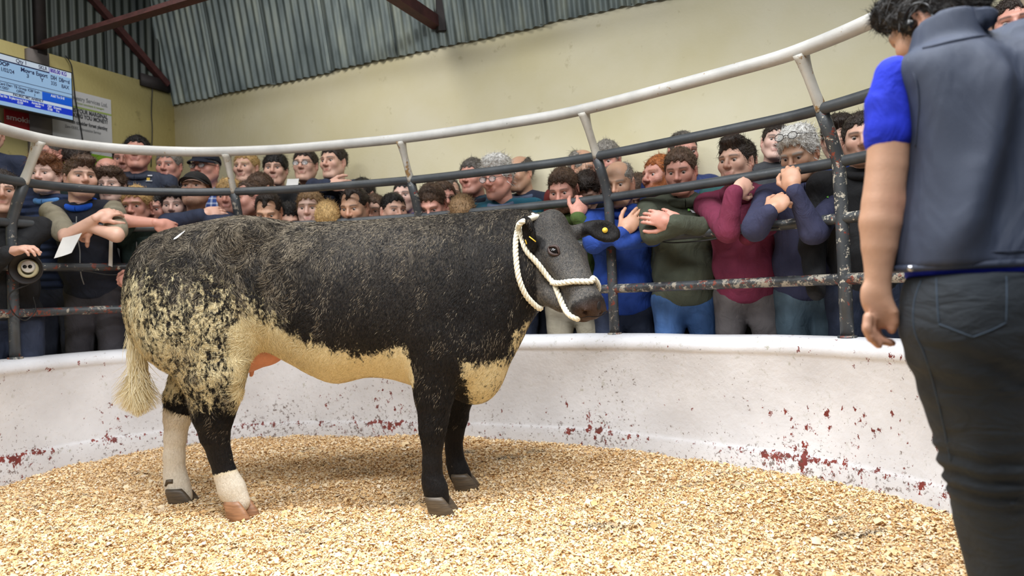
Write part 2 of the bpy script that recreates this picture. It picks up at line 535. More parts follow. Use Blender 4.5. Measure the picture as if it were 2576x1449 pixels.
def litter_mat(name, flake):
    t = NT(name)
    v = t.coords()
    tone = t.noise(v, 2.2, 4)
    c1, c2, c3 = srgb(234, 196, 140), srgb(246, 222, 178), srgb(206, 156, 98)
    if flake:
        rnd = t.n('ShaderNodeNewGeometry').outputs['Random Per Island']
        c = t.ramp(rnd, [(0.0, c3), (0.22, c1), (0.6, c2), (0.9, srgb(250, 238, 216)), (1.0, srgb(190, 140, 88))])
        c = t.mix(t.math('MULTIPLY', tone, 0.35), c, c1)
    else:
        c = t.ramp(t.noise(t.coords((60, 34, 60)), 1.0, 5, 0.7), [(0.32, srgb(190, 146, 92)), (0.48, c1), (0.66, c2)])
    # trodden patches where the grey concrete shows through
    pt = t.noise(t.coords((0.9, 2.6, 1), (0, 0, -0.25)), 2.6, 5, 0.62)
    pm = t.ramp(pt, [(0.60, 0.0), (0.67, 0.85 if not flake else 0.6)])
    t.col(t.mix(pm, c, srgb(128, 120, 108)))
    t.set(Roughness=0.85)
    if flake:
        t.b.inputs['Subsurface Weight'].default_value = 0.0
    else:
        t.bump(t.noise(t.coords((60, 40, 60)), 1.4, 5, 0.7), 0.7, 0.02)
    return t.m
nx, ny = 190, 150
gx, gy = np.meshgrid(np.linspace(LX[0], LX[1], nx), np.linspace(LY[0], LY[1], ny), indexing='ij')
gz = litter_h(gx, gy)
V = np.column_stack([gx.ravel(), gy.ravel(), gz.ravel()])
i, j = np.meshgrid(np.arange(nx - 1), np.arange(ny - 1), indexing='ij')
a_ = i * ny + j
F = np.stack([a_, a_ + ny, a_ + ny + 1, a_ + 1], -1).reshape(-1, 4)
cen = V[F].mean(1)
keep = inside_ring(cen[:, 0], cen[:, 1]) | (ring_dist(cen[:, 0], cen[:, 1]) < 0.05)
o = obj('floor_litter_bed', mesh_data('litter_bed', V, F[keep]), litter_mat('wood_shavings_bed', False))
tag(o, kind='structure')

rng = np.random.default_rng(11)
def shavings(n, size, seed, ymin, ymax):
    rng = np.random.default_rng(seed)
    x = rng.uniform(LX[0], LX[1], n * 2); u = rng.uniform(0, 1, n * 2)
    y = ymin + (ymax - ymin) * u ** 1.25
    vis = (np.abs(x) < 0.92 * y + 0.45) & inside_ring(x, y) & (ring_dist(x, y) > 0.03)
    x, y = x[vis][:n], y[vis][:n]
    n = len(x)
    z = litter_h(x, y)
    L = size * rng.lognormal(0, 0.35, n); W = L * rng.uniform(0.35, 0.8, n)
    az = rng.uniform(0, 2 * np.pi, n); tilt = rng.normal(0, 0.32, n); roll = rng.normal(0, 0.36, n)
    curl = L * rng.uniform(-0.1, 0.45, n)
    loc = np.array([[-.5, -.5, 0], [-.5, .5, 0], [0, -.5, 1], [0, .5, 1], [.5, -.42, 0.1], [.5, .42, 0.1]])
    px = loc[None, :, 0] * L[:, None]; py = loc[None, :, 1] * W[:, None]; pz = loc[None, :, 2] * curl[:, None]
    ct, st = np.cos(tilt)[:, None], np.sin(tilt)[:, None]
    px, pz = px * ct - pz * st, px * st + pz * ct
    cr, sr = np.cos(roll)[:, None], np.sin(roll)[:, None]
    py, pz = py * cr - pz * sr, py * sr + pz * cr
    ca, sa = np.cos(az)[:, None], np.sin(az)[:, None]
    X = x[:, None] + px * ca - py * sa; Y = y[:, None] + px * sa + py * ca
    Z = z[:, None] + pz + rng.uniform(0.0, 0.012, n)[:, None]
    V = np.stack([X, Y, Z], -1).reshape(-1, 3)
    b = np.arange(n)[:, None] * 6
    F = np.concatenate([b + np.array([0, 2, 3, 1]), b + np.array([2, 4, 5, 3])])
    return V, F
V1, F1 = shavings(250000, 0.0092, 21, 1.9, 4.85)
V2, F2 = shavings(24000, 0.016, 22, 1.9, 4.6)
o = obj('wood_shavings', mesh_data('wood_shavings', np.concatenate([V1, V2]), np.concatenate([F1, F2 + len(V1)])), litter_mat('wood_shavings_flake', True))
tag(o, 'pale golden wood shavings strewn over the ring floor', 'shavings', kind='stuff')
# ------------------------------------------------------------------ signed distance modelling (smooth bodies)
class Field:
    def __init__(self, lo, hi, h):
        self.lo, self.h = np.array(lo, float), h
        self.n = np.ceil((np.array(hi, float) - self.lo) / h).astype(int) + 1
        self.F = np.full(self.n, 1.0, np.float32)
    def sl(self, lo, hi):
        a = np.clip(np.floor((np.array(lo) - self.lo) / self.h).astype(int), 0, self.n)
        b = np.clip(np.ceil((np.array(hi) - self.lo) / self.h).astype(int) + 1, 0, self.n)
        if np.any(b <= a): return None
        s = tuple(slice(x, y) for x, y in zip(a, b))
        ax = [(self.lo[k] + self.h * np.arange(a[k], b[k])).astype(np.float32) for k in range(3)]
        return s, ax[0][:, None, None], ax[1][None, :, None], ax[2][None, None, :]
    def put(self, lo, hi, fn, k, sub=False):
        m = k + 2.5 * self.h
        r = self.sl(np.array(lo) - m, np.array(hi) + m)
        if r is None: return self
        s, x, y, z = r
        d = fn(x, y, z)
        a = self.F[s]
        if sub:
            d = -d
            hh = np.clip(0.5 - 0.5 * (a - d) / max(k, 1e-6), 0, 1)
            self.F[s] = a * (1 - hh) + d * hh + k * hh * (1 - hh)
        else:
            hh = np.clip(0.5 + 0.5 * (a - d) / max(k, 1e-6), 0, 1)
            self.F[s] = a * (1 - hh) + d * hh - k * hh * (1 - hh)
        return self
    def cone(self, a, b, ra, rb, k=0.02, sub=False, sq=None):
        """rounded cone; sq = (sx,sy,sz) squashes the section along the world axes"""
        a, b = np.array(a, float), np.array(b, float)
        q = np.array(sq if sq is not None else (1, 1, 1), float)
        A, B = a / q, b / q
        d = B - A; L = float(np.dot(d, d)) + 1e-9
        rm = max(ra, rb) * max(1.0, q.max())
        mn = q.min()
        def fn(x, y, z):
            X, Y, Z = x / q[0] - A[0], y / q[1] - A[1], z / q[2] - A[2]
            t = np.clip((X * d[0] + Y * d[1] + Z * d[2]) / L, 0, 1)
            return (np.sqrt((X - t * d[0]) ** 2 + (Y - t * d[1]) ** 2 + (Z - t * d[2]) ** 2) - (ra + (rb - ra) * t)) * min(1.0, mn * 1.3)
        return self.put(np.minimum(a, b) - rm, np.maximum(a, b) + rm, fn, k, sub)
    def chain(self, pts, k=0.02, sq=None):
        for (p, r), (q, s) in zip(pts[:-1], pts[1:]): self.cone(p, q, r, s, k, sq=sq)
        return self
    def ell(self, c, r, R=None, k=0.02, sub=False):
        """ellipsoid; R rows are its axes"""
        c, r = np.array(c, float), np.array(r, float)
        R = np.eye(3) if R is None else np.array(R, float)
        ext = np.sqrt(((R * r[:, None]) ** 2).sum(0))
        mr = r.min()
        def fn(x, y, z):
            X, Y, Z = x - c[0], y - c[1], z - c[2]
            u = (X * R[0, 0] + Y * R[0, 1] + Z * R[0, 2]) / r[0]
            v = (X * R[1, 0] + Y * R[1, 1] + Z * R[1, 2]) / r[1]
            w = (X * R[2, 0] + Y * R[2, 1] + Z * R[2, 2]) / r[2]
            k0 = np.sqrt(u * u + v * v + w * w)
            k1 = np.sqrt((u / r[0]) ** 2 + (v / r[1]) ** 2 + (w / r[2]) ** 2) + 1e-9
            return k0 * (k0 - 1.0) / k1
        return self.put(c - ext, c + ext, fn, k, sub)
    def mesh(self, smooth=1):
        return surface_nets(self.F, self.lo, self.h, smooth)

def surface_nets(F, lo, h, smooth=1):
    S = F < 0
    n = np.array(F.shape) - 1
    c = np.zeros(n, np.int8)
    for i in (0, 1):
        for j in (0, 1):
            for k in (0, 1):
                c += S[i:i + n[0], j:j + n[1], k:k + n[2]]
    act = (c > 0) & (c < 8)
    I = np.argwhere(act)
    idx = np.full(n, -1, np.int64)
    idx[act] = np.arange(len(I))
    acc = np.zeros((len(I), 3)); cnt = np.zeros(len(I))
    for ax in range(3):
        o1, o2 = [q for q in range(3) if q != ax]
        for a in (0, 1):
            for b in (0, 1):
                p = I.copy(); p[:, o1] += a; p[:, o2] += b
                q = p.copy(); q[:, ax] += 1
                f0 = F[p[:, 0], p[:, 1], p[:, 2]]; f1 = F[q[:, 0], q[:, 1], q[:, 2]]
                m = (f0 < 0) != (f1 < 0)
                t = np.where(m, f0 / np.where(m, f0 - f1, 1), 0)
                pt = p.astype(float); pt[:, ax] += t
                acc[m] += pt[m]; cnt[m] += 1
    V = acc / cnt[:, None]
    Q = []
    for ax in range(3):
        o1, o2 = (ax + 1) % 3, (ax + 2) % 3
        s0 = [slice(None)] * 3; s1 = [slice(None)] * 3
        s0[ax] = slice(0, -1); s1[ax] = slice(1, None)
        ch = S[tuple(s0)] != S[tuple(s1)]
        E = np.argwhere(ch)
        ok = (E[:, o1] > 0) & (E[:, o2] > 0) & (E[:, o1] < n[o1]) & (E[:, o2] < n[o2])
        E = E[ok]
        def g(a, b):
            e = E.copy(); e[:, o1] -= a; e[:, o2] -= b
            return idx[e[:, 0], e[:, 1], e[:, 2]]
        q = np.stack([g(1, 1), g(0, 1), g(0, 0), g(1, 0)], -1)
        ins = S[E[:, 0], E[:, 1], E[:, 2]]
        q = np.where(ins[:, None], q, q[:, ::-1])
        Q.append(q)
    Q = np.concatenate(Q)
    Q = Q[(Q >= 0).all(1)]
    for _ in range(smooth):
        s = np.zeros_like(V); d = np.zeros(len(V))
        for a, b in ((0, 1), (1, 2), (2, 3), (3, 0)):
            np.add.at(s, Q[:, a], V[Q[:, b]]); np.add.at(d, Q[:, a], 1)
        V = 0.45 * V + 0.55 * s / np.maximum(d, 1)[:, None]
    return V * h + lo, Q

def vnormals(V, Q):
    fn = np.cross(V[Q[:, 2]] - V[Q[:, 0]], V[Q[:, 3]] - V[Q[:, 1]])
    N = np.zeros_like(V)
    for k in range(4): np.add.at(N, Q[:, k], fn)
    return N / (np.linalg.norm(N, axis=1)[:, None] + 1e-12)

def wobj(name, V, F, mat, root, smooth=True):
    """mesh given in world coordinates, hung under an unrotated root"""
    me = mesh_data(name, np.asarray(V, float) - np.array(root.location), F, smooth)
    return obj(name, me, mat, root)

def unit(v):
    v = np.array(v, float)
    return v / np.linalg.norm(v)

def uv_ball(r=1.0, nu=12, nv=8):
    V = [(0, 0, r)]
    for i in range(1, nv):
        t = math.pi * i / nv
        for j in range(nu):
            p = 2 * math.pi * j / nu
            V.append((r * math.sin(t) * math.cos(p), r * math.sin(t) * math.sin(p), r * math.cos(t)))
    V.append((0, 0, -r))
    F = [(0, 1 + j, 1 + (j + 1) % nu) for j in range(nu)]
    for i in range(nv - 2):
        for j in range(nu):
            a, b = 1 + i * nu + j, 1 + i * nu + (j + 1) % nu
            F.append((a, a + nu, b + nu, b))
    l = len(V) - 1
    F += [(l, 1 + (nv - 2) * nu + (j + 1) % nu, 1 + (nv - 2) * nu + j) for j in range(nu)]
    return np.array(V), F
# ------------------------------------------------------------------ the cow
COWY = 3.38
def cow_coat():
    t = NT('roan_cow_coat')
    v = t.coords()
    w, grey, cream, pink = t.attr('white'), t.attr('grey'), t.attr('cream'), t.attr('pink')
    flow = t.n('ShaderNodeMapping'); flow.inputs['Scale'].default_value = (1.25, 1.0, 0.72); flow.inputs['Rotation'].default_value = (0, 0.5, 0)
    t.l(v, flow.inputs['Vector']); fv = flow.outputs['Vector']
    n1 = t.noise(fv, 30, 6, 0.66, 0.7)
    n2 = t.noise(fv, 85, 4, 0.6, 0.9)
    nn = t.math('ADD', t.math('MULTIPLY', n1, 0.62), t.math('MULTIPLY', n2, 0.38))
    f = t.math('ADD', nn, t.math('MULTIPLY', t.math('SUBTRACT', w, 0.5), 0.72))
    wf = t.ramp(f, [(0.46, 0.0), (0.56, 1.0)])
    hair = t.noise(t.coords((150, 150, 60)), 1.0, 4, 0.6, 1.0)
    dark = t.ramp(hair, [(0.35, srgb(10, 9, 10)), (0.7, srgb(30, 27, 27))])
    tips = t.math('MULTIPLY', t.ramp(t.noise(fv, 42, 6, 0.75, 2.4), [(0.44, 0.0), (0.64, 1.0)]), grey)
    fine = t.math('MULTIPLY', t.math('MULTIPLY', t.ramp(t.noise(v, 320, 2, 0.5), [(0.40, 0.15), (0.62, 1.0)]), grey), t.attr('headm'))
    dark = t.mix(t.math('MULTIPLY', tips, 0.60), dark, srgb(128, 116, 100))
    dark = t.mix(t.math('MULTIPLY', fine, 0.30), dark, srgb(176, 172, 168))
    wc = t.mix(cream, t.ramp(hair, [(0.3, srgb(196, 186, 172)), (0.7, srgb(226, 218, 206))]), t.ramp(hair, [(0.3, srgb(206, 188, 140)), (0.7, srgb(234, 220, 182))]))
    c = t.mix(wf, dark, wc)
    c = t.mix(t.attr('tip'), c, t.ramp(hair, [(0.3, srgb(100, 89, 76)), (0.7, srgb(166, 152, 130))]))
    c = t.mix(pink, c, srgb(206, 140, 106))
    t.col(c)
    t.set(Roughness=0.55)
    t.b.inputs['Specular IOR Level'].default_value = 0.16
    t.b.inputs['Sheen Weight'].default_value = 0.0
    curl = t.noise(fv, 48, 5, 0.62, 2.2)
    h = t.math('ADD', t.math('MULTIPLY', curl, t.math('ADD', t.math('MULTIPLY', t.attr('shag'), 1.0), 0.12)), t.math('MULTIPLY', hair, 0.12))
    t.bump(h, 0.75, 0.02)
    return t.m
M_coat = cow_coat()

SEC = [(334, 700, 780, .07), (346, 668, 850, .13), (368, 632, 885, .19), (400, 597, 915, .235), (450, 577, 930, .27), (500, 566, 935, .29), (560, 554, 925, .305),
       (620, 545, 900, .315), (680, 550, 888, .315), (740, 560, 915, .335), (800, 561, 948, .355), (850, 559, 962, .365), (920, 556, 948, .36),
       (980, 552, 952, .345), (1040, 548, 970, .325), (1100, 543, 982, .31), (1160, 538, 1000, .29), (1210, 534, 992, .26), (1250, 530, 955, .225),
       (1280, 527, 905, .19), (1305, 527, 860, .165), (1330, 529, 812, .145), (1358, 538, 772, .125), (1380, 560, 735, .09)]
_sx, _st, _sb, _sw = [], [], [], []
for px, tp, bt, wd in SEC:
    yc = COWY if px < 1180 else COWY - 0.11 * min(1, (px - 1180) / 190.0)
    a, b = P(px, tp, yc), P(px, bt, yc)
    _sx.append((a[0] + b[0]) / 2); _st.append(a[2]); _sb.append(b[2]); _sw.append(wd)
dens = catmull(np.column_stack([_sx, _st, _sb, _sw]), 8)
o_ = np.argsort(dens[:, 0]); dens = dens[o_]
def torso_fn(x, y, z):
    xx = x[:, 0, 0]
    top = np.interp(xx, dens[:, 0], dens[:, 1]); bot = np.interp(xx, dens[:, 0], dens[:, 2]); w = np.interp(xx, dens[:, 0], dens[:, 3])
    yc = COWY - 0.11 * np.clip((xx - P(1180, 600, COWY)[0]) / 0.37, 0, 1)
    zc = (top + bot) / 2; hz = np.maximum((top - bot) / 2, 0.02)
    out = np.maximum(dens[0, 0] - xx, xx - dens[-1, 0])
    zc, hz, w, yc, out = [q[:, None, None].astype(np.float32) for q in (zc, hz, w, yc, out)]
    u = np.abs(y - yc) / w; v = np.abs(z - zc) / hz
    # barrel a little fuller below the middle, back flatter
    e = 2.25
    d = ((u ** e + v ** e) ** (1 / e) - 1) * np.minimum(w, hz) * 0.85
    return np.maximum(d, out * 0.9)

# head frame
H_O = P(1398, 548, 3.27)
H_T = P(1512, 762, 2.98)
hA = unit(H_T - H_O); HLEN = float(np.linalg.norm(H_T - H_O))
hL = unit(np.array([0.80, 0.60, 0.0])); hL = unit(hL - hA * np.dot(hL, hA))
hN = np.cross(hL, hA)
if hN[2] < 0: hN = -hN
RH = np.array([hA, hL, hN])
def hp(t, l, n): return H_O + hA * t * (HLEN / 0.55) + hL * l + hN * n

fld = Field((-2.05, 2.75, -0.02), (0.75, 3.95, 1.58), 0.0105)
fld.put((dens[0, 0], 2.9, 0.4), (dens[-1, 0], 3.85, 1.55), torso_fn, 0.01)
def leg(pts, sq=(1, .66, 1), k=0.03):
    fld.chain([(P(px, py, Y), r) for px, py, Y, r in pts], k=k, sq=sq)
# hind quarters
for sd, Y0 in ((-1, 3.165), (1, 3.595)):
    fld.ell(P(470, 800, Y0), (.225, .14, .27), k=0.07)
    fld.ell(P(560, 850, Y0 - 0.02 * sd), (.15, .10, .20), k=0.07)
    fld.ell(P(620, 592, COWY + sd * .21), (.10, .08, .06), k=0.10)
    fld.ell(P(1085, 760, COWY + sd * .23), (.17, .095, .30), k=0.09)
    fld.ell(P(1130, 880, COWY + sd * .20), (.15, .10, .16), k=0.07)
leg([(505, 860, 3.17, .175), (535, 930, 3.17, .150), (541, 985, 3.18, .118), (536, 1040, 3.19, .093), (540, 1095, 3.20, .064), (553, 1145, 3.21, .050), (566, 1190, 3.215, .049), (582, 1228, 3.22, .060), (600, 1262, 3.22, .056)])
leg([(520, 870, 3.56, .16), (480, 950, 3.53, .10), (452, 1000, 3.51, .075), (446, 1050, 3.50, .064), (441, 1100, 3.50, .052), (438, 1150, 3.50, .050), (440, 1195, 3.50, .053), (447, 1225, 3.49, .058), (458, 1250, 3.48, .054)])
leg([(1085, 840, 3.17, .15), (1090, 900, 3.17, .120), (1093, 955, 3.17, .102), (1092, 1000, 3.17, .086), (1091, 1050, 3.17, .066), (1088, 1085, 3.17, .058), (1088, 1120, 3.17, .045), (1087, 1165, 3.17, .042), (1088, 1205, 3.17, .046), (1096, 1232, 3.165, .052), (1103, 1258, 3.16, .052)], sq=(1, .8, 1))
leg([(1140, 860, 3.55, .13), (1152, 940, 3.56, .095), (1152, 1000, 3.56, .074), (1147, 1050, 3.56, .060), (1141, 1090, 3.56, .050), (1142, 1130, 3.56, .042), (1147, 1165, 3.56, .046), (1156, 1190, 3.55, .050), (1164, 1208, 3.55, .050)], sq=(1, .8, 1))
# brisket
fld.ell(P(1195, 925, COWY - 0.03), (.13, .15, .165), k=0.06)
# udder swelling under the flank
# head
def hell(t, l, n, r, k=0.03, sub=False): fld.ell(hp(t, l, n), r, RH, k, sub)
def hcone(a, b, ra, rb, k=0.03): fld.cone(hp(*a), hp(*b), ra, rb, k)
hell(.03, 0, -.055, (.085, .092, .075), .03)
hell(.14, 0, -.085, (.145, .116, .092), .03)
hell(-.005, 0, -.02, (.055, .06, .05), .03)
for s in (-1, 1):
    hcone((.12, s * .060, -.205), (.22, s * .062, -.245), .062, .074, .04)
    hcone((.22, s * .062, -.245), (.40, s * .042, -.170), .074, .050, .04)
    hcone((.22, s * .065, -.07), (.40, s * .035, -.075), .055, .042, .04)
    hell(.185, s * .098, -.062, (.044, .026, .036), .02)
hcone((.18, 0, -.065), (.47, 0, -.058), .085, .058, .03)
hell(.500, 0, -.080, (.066, .092, .070), .03)
hell(.475, 0, -.135, (.066, .060, .038), .025)
for s in (-1, 1):
    hell(.548, s * .045, -.058, (.026, .016, .018), .010, sub=True)
    hell(.545, s * .050, -.048, (.018, .022, .010), .012)
fld.cone(hp(.545, -.07, -.124), hp(.545, .07, -.124), .005, .005, .006, sub=True)
# throat and cheek into neck
fld.cone(hp(.10, 0, -.14), P(1310, 690, 3.30), .10, .16, .06)
# ears
def paddle(c, long_d, wide_d, r, k, hollow):
    a = unit(long_d); b = unit(np.array(wide_d) - a * np.dot(wide_d, a)); n = np.cross(a, b)
    R = np.array([a, b, n])
    fld.ell(c, r, R, k)
    if n[1] > 0: n = -n
    fld.ell(np.array(c) + n * r[2] * 1.1, (r[0] * .8, r[1] * .72, r[2] * .95), R, 0.006, sub=True)
NE = P(1331, 588, 3.10)
paddle(NE, P(1322, 545, 3.08) - P(1342, 630, 3.12), P(1350, 585, 3.05) - P(1312, 588, 3.12), (.092, .040, .022), .012, 1)
fld.cone(P(1340, 612, 3.14), hp(.06, -.07, -.09), .026, .035, .02)
FE = P(1519, 581, 3.30)
paddle(FE, P(1560, 590, 3.33) - P(1478, 568, 3.30), P(1520, 540, 3.30) - P(1520, 620, 3.26), (.090, .058, .024), .012, 1)
fld.cone(P(1480, 574, 3.32), hp(.05, .07, -.07), .034, .04, .025)
CV, CQ = fld.mesh(2)

cow = empty('cow', (P(860, 1280, 3.3)[0], 3.36, 0.0))
tag(cow, 'large black and white roan cow standing side-on in a white rope halter', 'cow')
u_ = CX + CV[:, 0] * (FPX / 3.2)
v_ = (791.8 - 0.041 * u_) - (CV[:, 2] - 1) * (FPX / 3.2)
u_ = u_ + 0.041 * (v_ - CY) 
wob = 22 * fbm(CV * 7.0, 31)
vb = v_ + wob
far = sstep(3.36, 3.42, CV[:, 1])
yb = np.interp(u_, [540, 600, 660, 720, 800, 900, 980, 1020, 1050, 1090], [790, 776, 782, 815, 862, 892, 888, 868, 905, 1100])
belly = sstep(-70, 65, vb - yb) * sstep(560, 640, u_) * (1 - sstep(1035, 1062, u_))
hq = np.interp(vb, [540, 620, 690, 760, 840, 920, 990, 1035, 1075], [.08, .24, .40, .48, .53, .53, .50, .42, .0]) * (1 - sstep(600, 760, u_))
hq = hq + 0.10 * np.exp(-((u_ - 360) / 40) ** 2) * sstep(650, 720, v_) * (1 - sstep(1000, 1050, v_))
flank = np.interp(vb - yb, [-190, -110, -50, 0], [0.04, .26, .42, .52]) * sstep(520, 640, u_) * (1 - sstep(1010, 1070, u_)) * (1 - 0.35 * sstep(700, 800, u_))
brk = sstep(845, 930, vb) * sstep(1115, 1185, u_ - 0.15 * (vb - 900)) * 0.62
throat = 0.50 * sstep(760, 860, vb + 0.9 * (u_ - 1290)) * sstep(1215, 1300, u_) * (1 - sstep(1330, 1360, u_))
tpos0 = np.einsum('ij,j->i', CV - H_O, hA) * 0.55 / HLEN
head = (np.einsum('ij,j->i', CV - H_O, hA) > -0.05) & (u_ > 1345 - 40) & (v_ < 815) & (np.abs(np.einsum('ij,j->i', CV - hp(.25, 0, -.1), hL)) < .3) & (CV[:, 1] < 3.32) & (CV[:, 0] > P(1352, 700, 3.1)[0] - 0.02 * 0)
W = np.maximum.reduce([belly, hq, flank, brk, throat])
legz = (v_ > 985)
fl = (u_ > 1010) & (u_ < 1250) & (v_ > 880) & (CV[:, 2] < 0.60) & ((np.abs(CV[:, 1] - COWY) > .1) | (v_ > 1010))
W = np.where(fl & (u_ < 1165), W * (1 - sstep(0.62, 0.54, CV[:, 2])), W)
W = np.where((u_ > 1010) & (CV[:, 2] < 0.47), 0, W)
# socks
hind = u_ < 720
sock_near = sstep(-14, 14, vb * .35 + v_ * .65 - (1192 + 0.25 * (560 - u_)) * 1.0) * hind * (CV[:, 1] < 3.36)
sock_far = sstep(-14, 14, vb * .4 + v_ * .6 - (1080 - 0.3 * (430 - u_))) * hind * (CV[:, 1] >= 3.36)
thigh_far = sstep(20, -20, v_ - 1000 + wob) * sstep(940, 960, v_) * (CV[:, 1] >= 3.42) * (u_ > 425) * hind
W = np.maximum.reduce([W, sock_near, sock_far, thigh_far * .9])
cream = np.clip(1 - np.maximum(sock_near, sock_far) * .85, 0, 1)  # cream: yellow-stained hair, with warm bounce light put into the tint
grey = np.interp(v_, [540, 600, 680, 760, 900, 1000], [.95, .70, .40, .20, .10, .0]) * (1 - 0.55 * sstep(1040, 1180, u_))
grey = np.where(head, 0.40 + .25 * sstep(.15, .40, tpos0), grey)
tpos = np.einsum('ij,j->i', CV - H_O, hA) * 0.55 / HLEN
grey = np.where(head & (tpos > .50), .12, grey)
ear = (np.linalg.norm(CV - NE, axis=1) < .10) & (CV[:, 1] < 3.16) | (np.linalg.norm(CV - FE, axis=1) < .11)
grey = np.where(ear, 0.05, grey); W = np.where(ear | head, 0, W)
pink = sstep(40, 95, vb - yb) * sstep(600, 630, u_) * (1 - sstep(1000, 1040, u_)) * sstep(.2, .0, np.abs(CV[:, 1] - COWY)) * .45
shag = (1 - sstep(640, 900, u_)) * sstep(1080, 1000, v_) * .9 + .1 + .25 * sstep(1010, 1060, u_) * sstep(620, 540, v_)
shag = np.where(head, .05, shag)
pink = np.where(head, np.maximum(pink, .06 * sstep(.50, .56, tpos)), pink)
me = mesh_data('cow_body', CV - np.array(cow.location), CQ)
for nm, val in (('white', W), ('grey', grey), ('cream', cream), ('pink', pink), ('shag', shag), ('headm', head * 1.0)): attr(me, nm, np.clip(val, 0, 1))
obj('body', me, M_coat, cow)
# ---- cow: coat hair, tail, hooves, udder, eyes, tags
from mathutils.bvhtree import BVHTree
cow_bvh = BVHTree.FromPolygons([tuple(v) for v in CV], [tuple(q) for q in CQ])
def on_cow(px, py, off, depth=3.1):
    d = P(px, py, 5.0) - np.array([0, 0, CAMZ]); d = d / np.linalg.norm(d)
    loc, nor, i, dist = cow_bvh.ray_cast(Vector((0, 0, CAMZ)), Vector(d))
    if loc is None: return P(px, py, depth)
    return np.array(loc) + np.array(nor) * off * 0.8 - d * off * 0.2

def strands(roots, dirs, nrm, length, width, bend, segs=3, seed=0, droop=0.0):
    """ribbons tapering to a tip; returns verts and quads, root index per vertex"""
    rng = np.random.default_rng(seed)
    n = len(roots)
    side = np.cross(dirs, nrm); side /= np.linalg.norm(side, axis=1)[:, None] + 1e-9
    side = side * np.cos(.5) + nrm * np.sin(.5) * rng.choice([-1, 1], n)[:, None]
    V = []
    for k in range(segs + 1):
        t = k / segs
        p = roots + dirs * (length * t)[:, None] + nrm * (length * 0.30 * t * (1 - 0.5 * t))[:, None] + bend * (length * t * t)[:, None]
        w = (width * (1 - 0.85 * t))[:, None]
        V.append(p - side * w); V.append(p + side * w)
    V = np.stack(V, 1).reshape(-1, 3)
    m = 2 * (segs + 1)
    b = np.arange(n)[:, None] * m
    F = np.concatenate([b + np.array([2 * k, 2 * k + 1, 2 * k + 3, 2 * k + 2]) for k in range(segs)])
    return V, F, np.repeat(np.arange(n), m)

rng = np.random.default_rng(5)
CN = vnormals(CV, CQ)
tri = CV[CQ]
area = np.linalg.norm(np.cross(tri[:, 2] - tri[:, 0], tri[:, 3] - tri[:, 1]), axis=1) / 2
fc = tri.mean(1); fnm = CN[CQ].mean(1)
toc = unit_rows = -fc + np.array([0, 0, CAMZ]); toc = toc / np.linalg.norm(toc, axis=1)[:, None]
facing = np.einsum('ij,ij->i', fnm, toc)
fshag = shag[CQ].mean(1); fu = u_[CQ].mean(1); fvv = v_[CQ].mean(1)
wgt = area * (facing > -0.25) * (0.35 + fshag) * (fvv < 1110) * ~head[CQ].any(1)
NH = 130000
pick = rng.choice(len(CQ), NH, p=wgt / wgt.sum())
bw = rng.dirichlet(np.ones(4), NH)
roots = np.einsum('ij,ijk->ik', bw, tri[pick])
nr = np.einsum('ij,ijk->ik', bw, CN[CQ[pick]]); nr /= np.linalg.norm(nr, axis=1)[:, None]
base = np.stack([-0.45 * np.ones(NH), np.zeros(NH), -0.9 * np.ones(NH)], 1)
base -= nr * np.einsum('ij,ij->i', base, nr)[:, None]
base /= np.linalg.norm(base, axis=1)[:, None] + 1e-6
ang = (fbm(roots * 16, 71) * 2.4 + rng.normal(0, .35, NH)) * (0.25 + fshag[pick])
bt = np.cross(nr, base)
dirs = base * np.cos(ang)[:, None] + bt * np.sin(ang)[:, None]
bend = bt * (fbm(roots * 24, 77) * 1.3)[:, None] * fshag[pick][:, None]
ln = (0.014 + 0.014 * fshag[pick]) * rng.uniform(.7, 1.35, NH)
HV, HF, HI = strands(roots - nr * 0.001, dirs, nr, ln, np.full(NH, 0.0012), bend, 3, 6)
vi = CQ[pick][np.arange(NH), bw.argmax(1)]
me = mesh_data('coat_hair', HV - np.array(cow.location), HF)
for nm, val in (('white', W), ('grey', grey), ('cream', cream), ('pink', pink * 0), ('shag', shag * 0)):
    attr(me, nm, np.clip(val, 0, 1)[vi][HI])
lock = fbm(roots * np.array([22, 22, 9]), 91, 3)
attr(me, 'tip', ((rng.uniform(0, 1, NH) + .9 * lock < np.clip(grey[vi] * .62 * (1 - .35 * sstep(900, 1150, u_[vi])), 0, 1)) * rng.uniform(.35, 1.0, NH) * (W[vi] < .6))[HI])
M_hair = M_coat.copy(); M_hair.name = 'roan_cow_hair'
o = obj('coat_hair', me, M_hair, cow); o['kind'] = 'stuff'

# tail
M_tail = NT('cream_tail_hair')
r_ = M_tail.n('ShaderNodeNewGeometry').outputs['Random Per Island']
M_tail.col(M_tail.ramp(r_, [(0, srgb(206, 186, 136)), (.5, srgb(226, 210, 166)), (1, srgb(240, 232, 206))])); M_tail.set(Roughness=0.6)
M_tail = M_tail.m
tl = catmull([P(356, 640, COWY), P(341, 700, 3.40), P(337, 780, 3.41), P(344, 850, 3.41), P(352, 910, 3.41), P(356, 950, 3.41)], 6)
V, F = tube(tl, np.linspace(.030, .012, len(tl)), 10)
tail = wobj('tail', V, F, M_tail, cow)
n = 2600
s0 = rng.uniform(0.25, 1.0, n) ** 0.6
ri = s0 * (len(tl) - 1); i0 = np.minimum(ri.astype(int), len(tl) - 2); fr = (ri - i0)[:, None]
r0 = tl[i0] * (1 - fr) + tl[i0 + 1] * fr
a = rng.uniform(0, 2 * np.pi, n)
r0 = r0 + np.stack([np.cos(a), np.sin(a), np.zeros(n)], 1) * np.interp(s0, [0, 1], [.030, .016])[:, None]
ex = np.where(s0 < .6, 0, 1)
spread = rng.normal(0, .42, n)
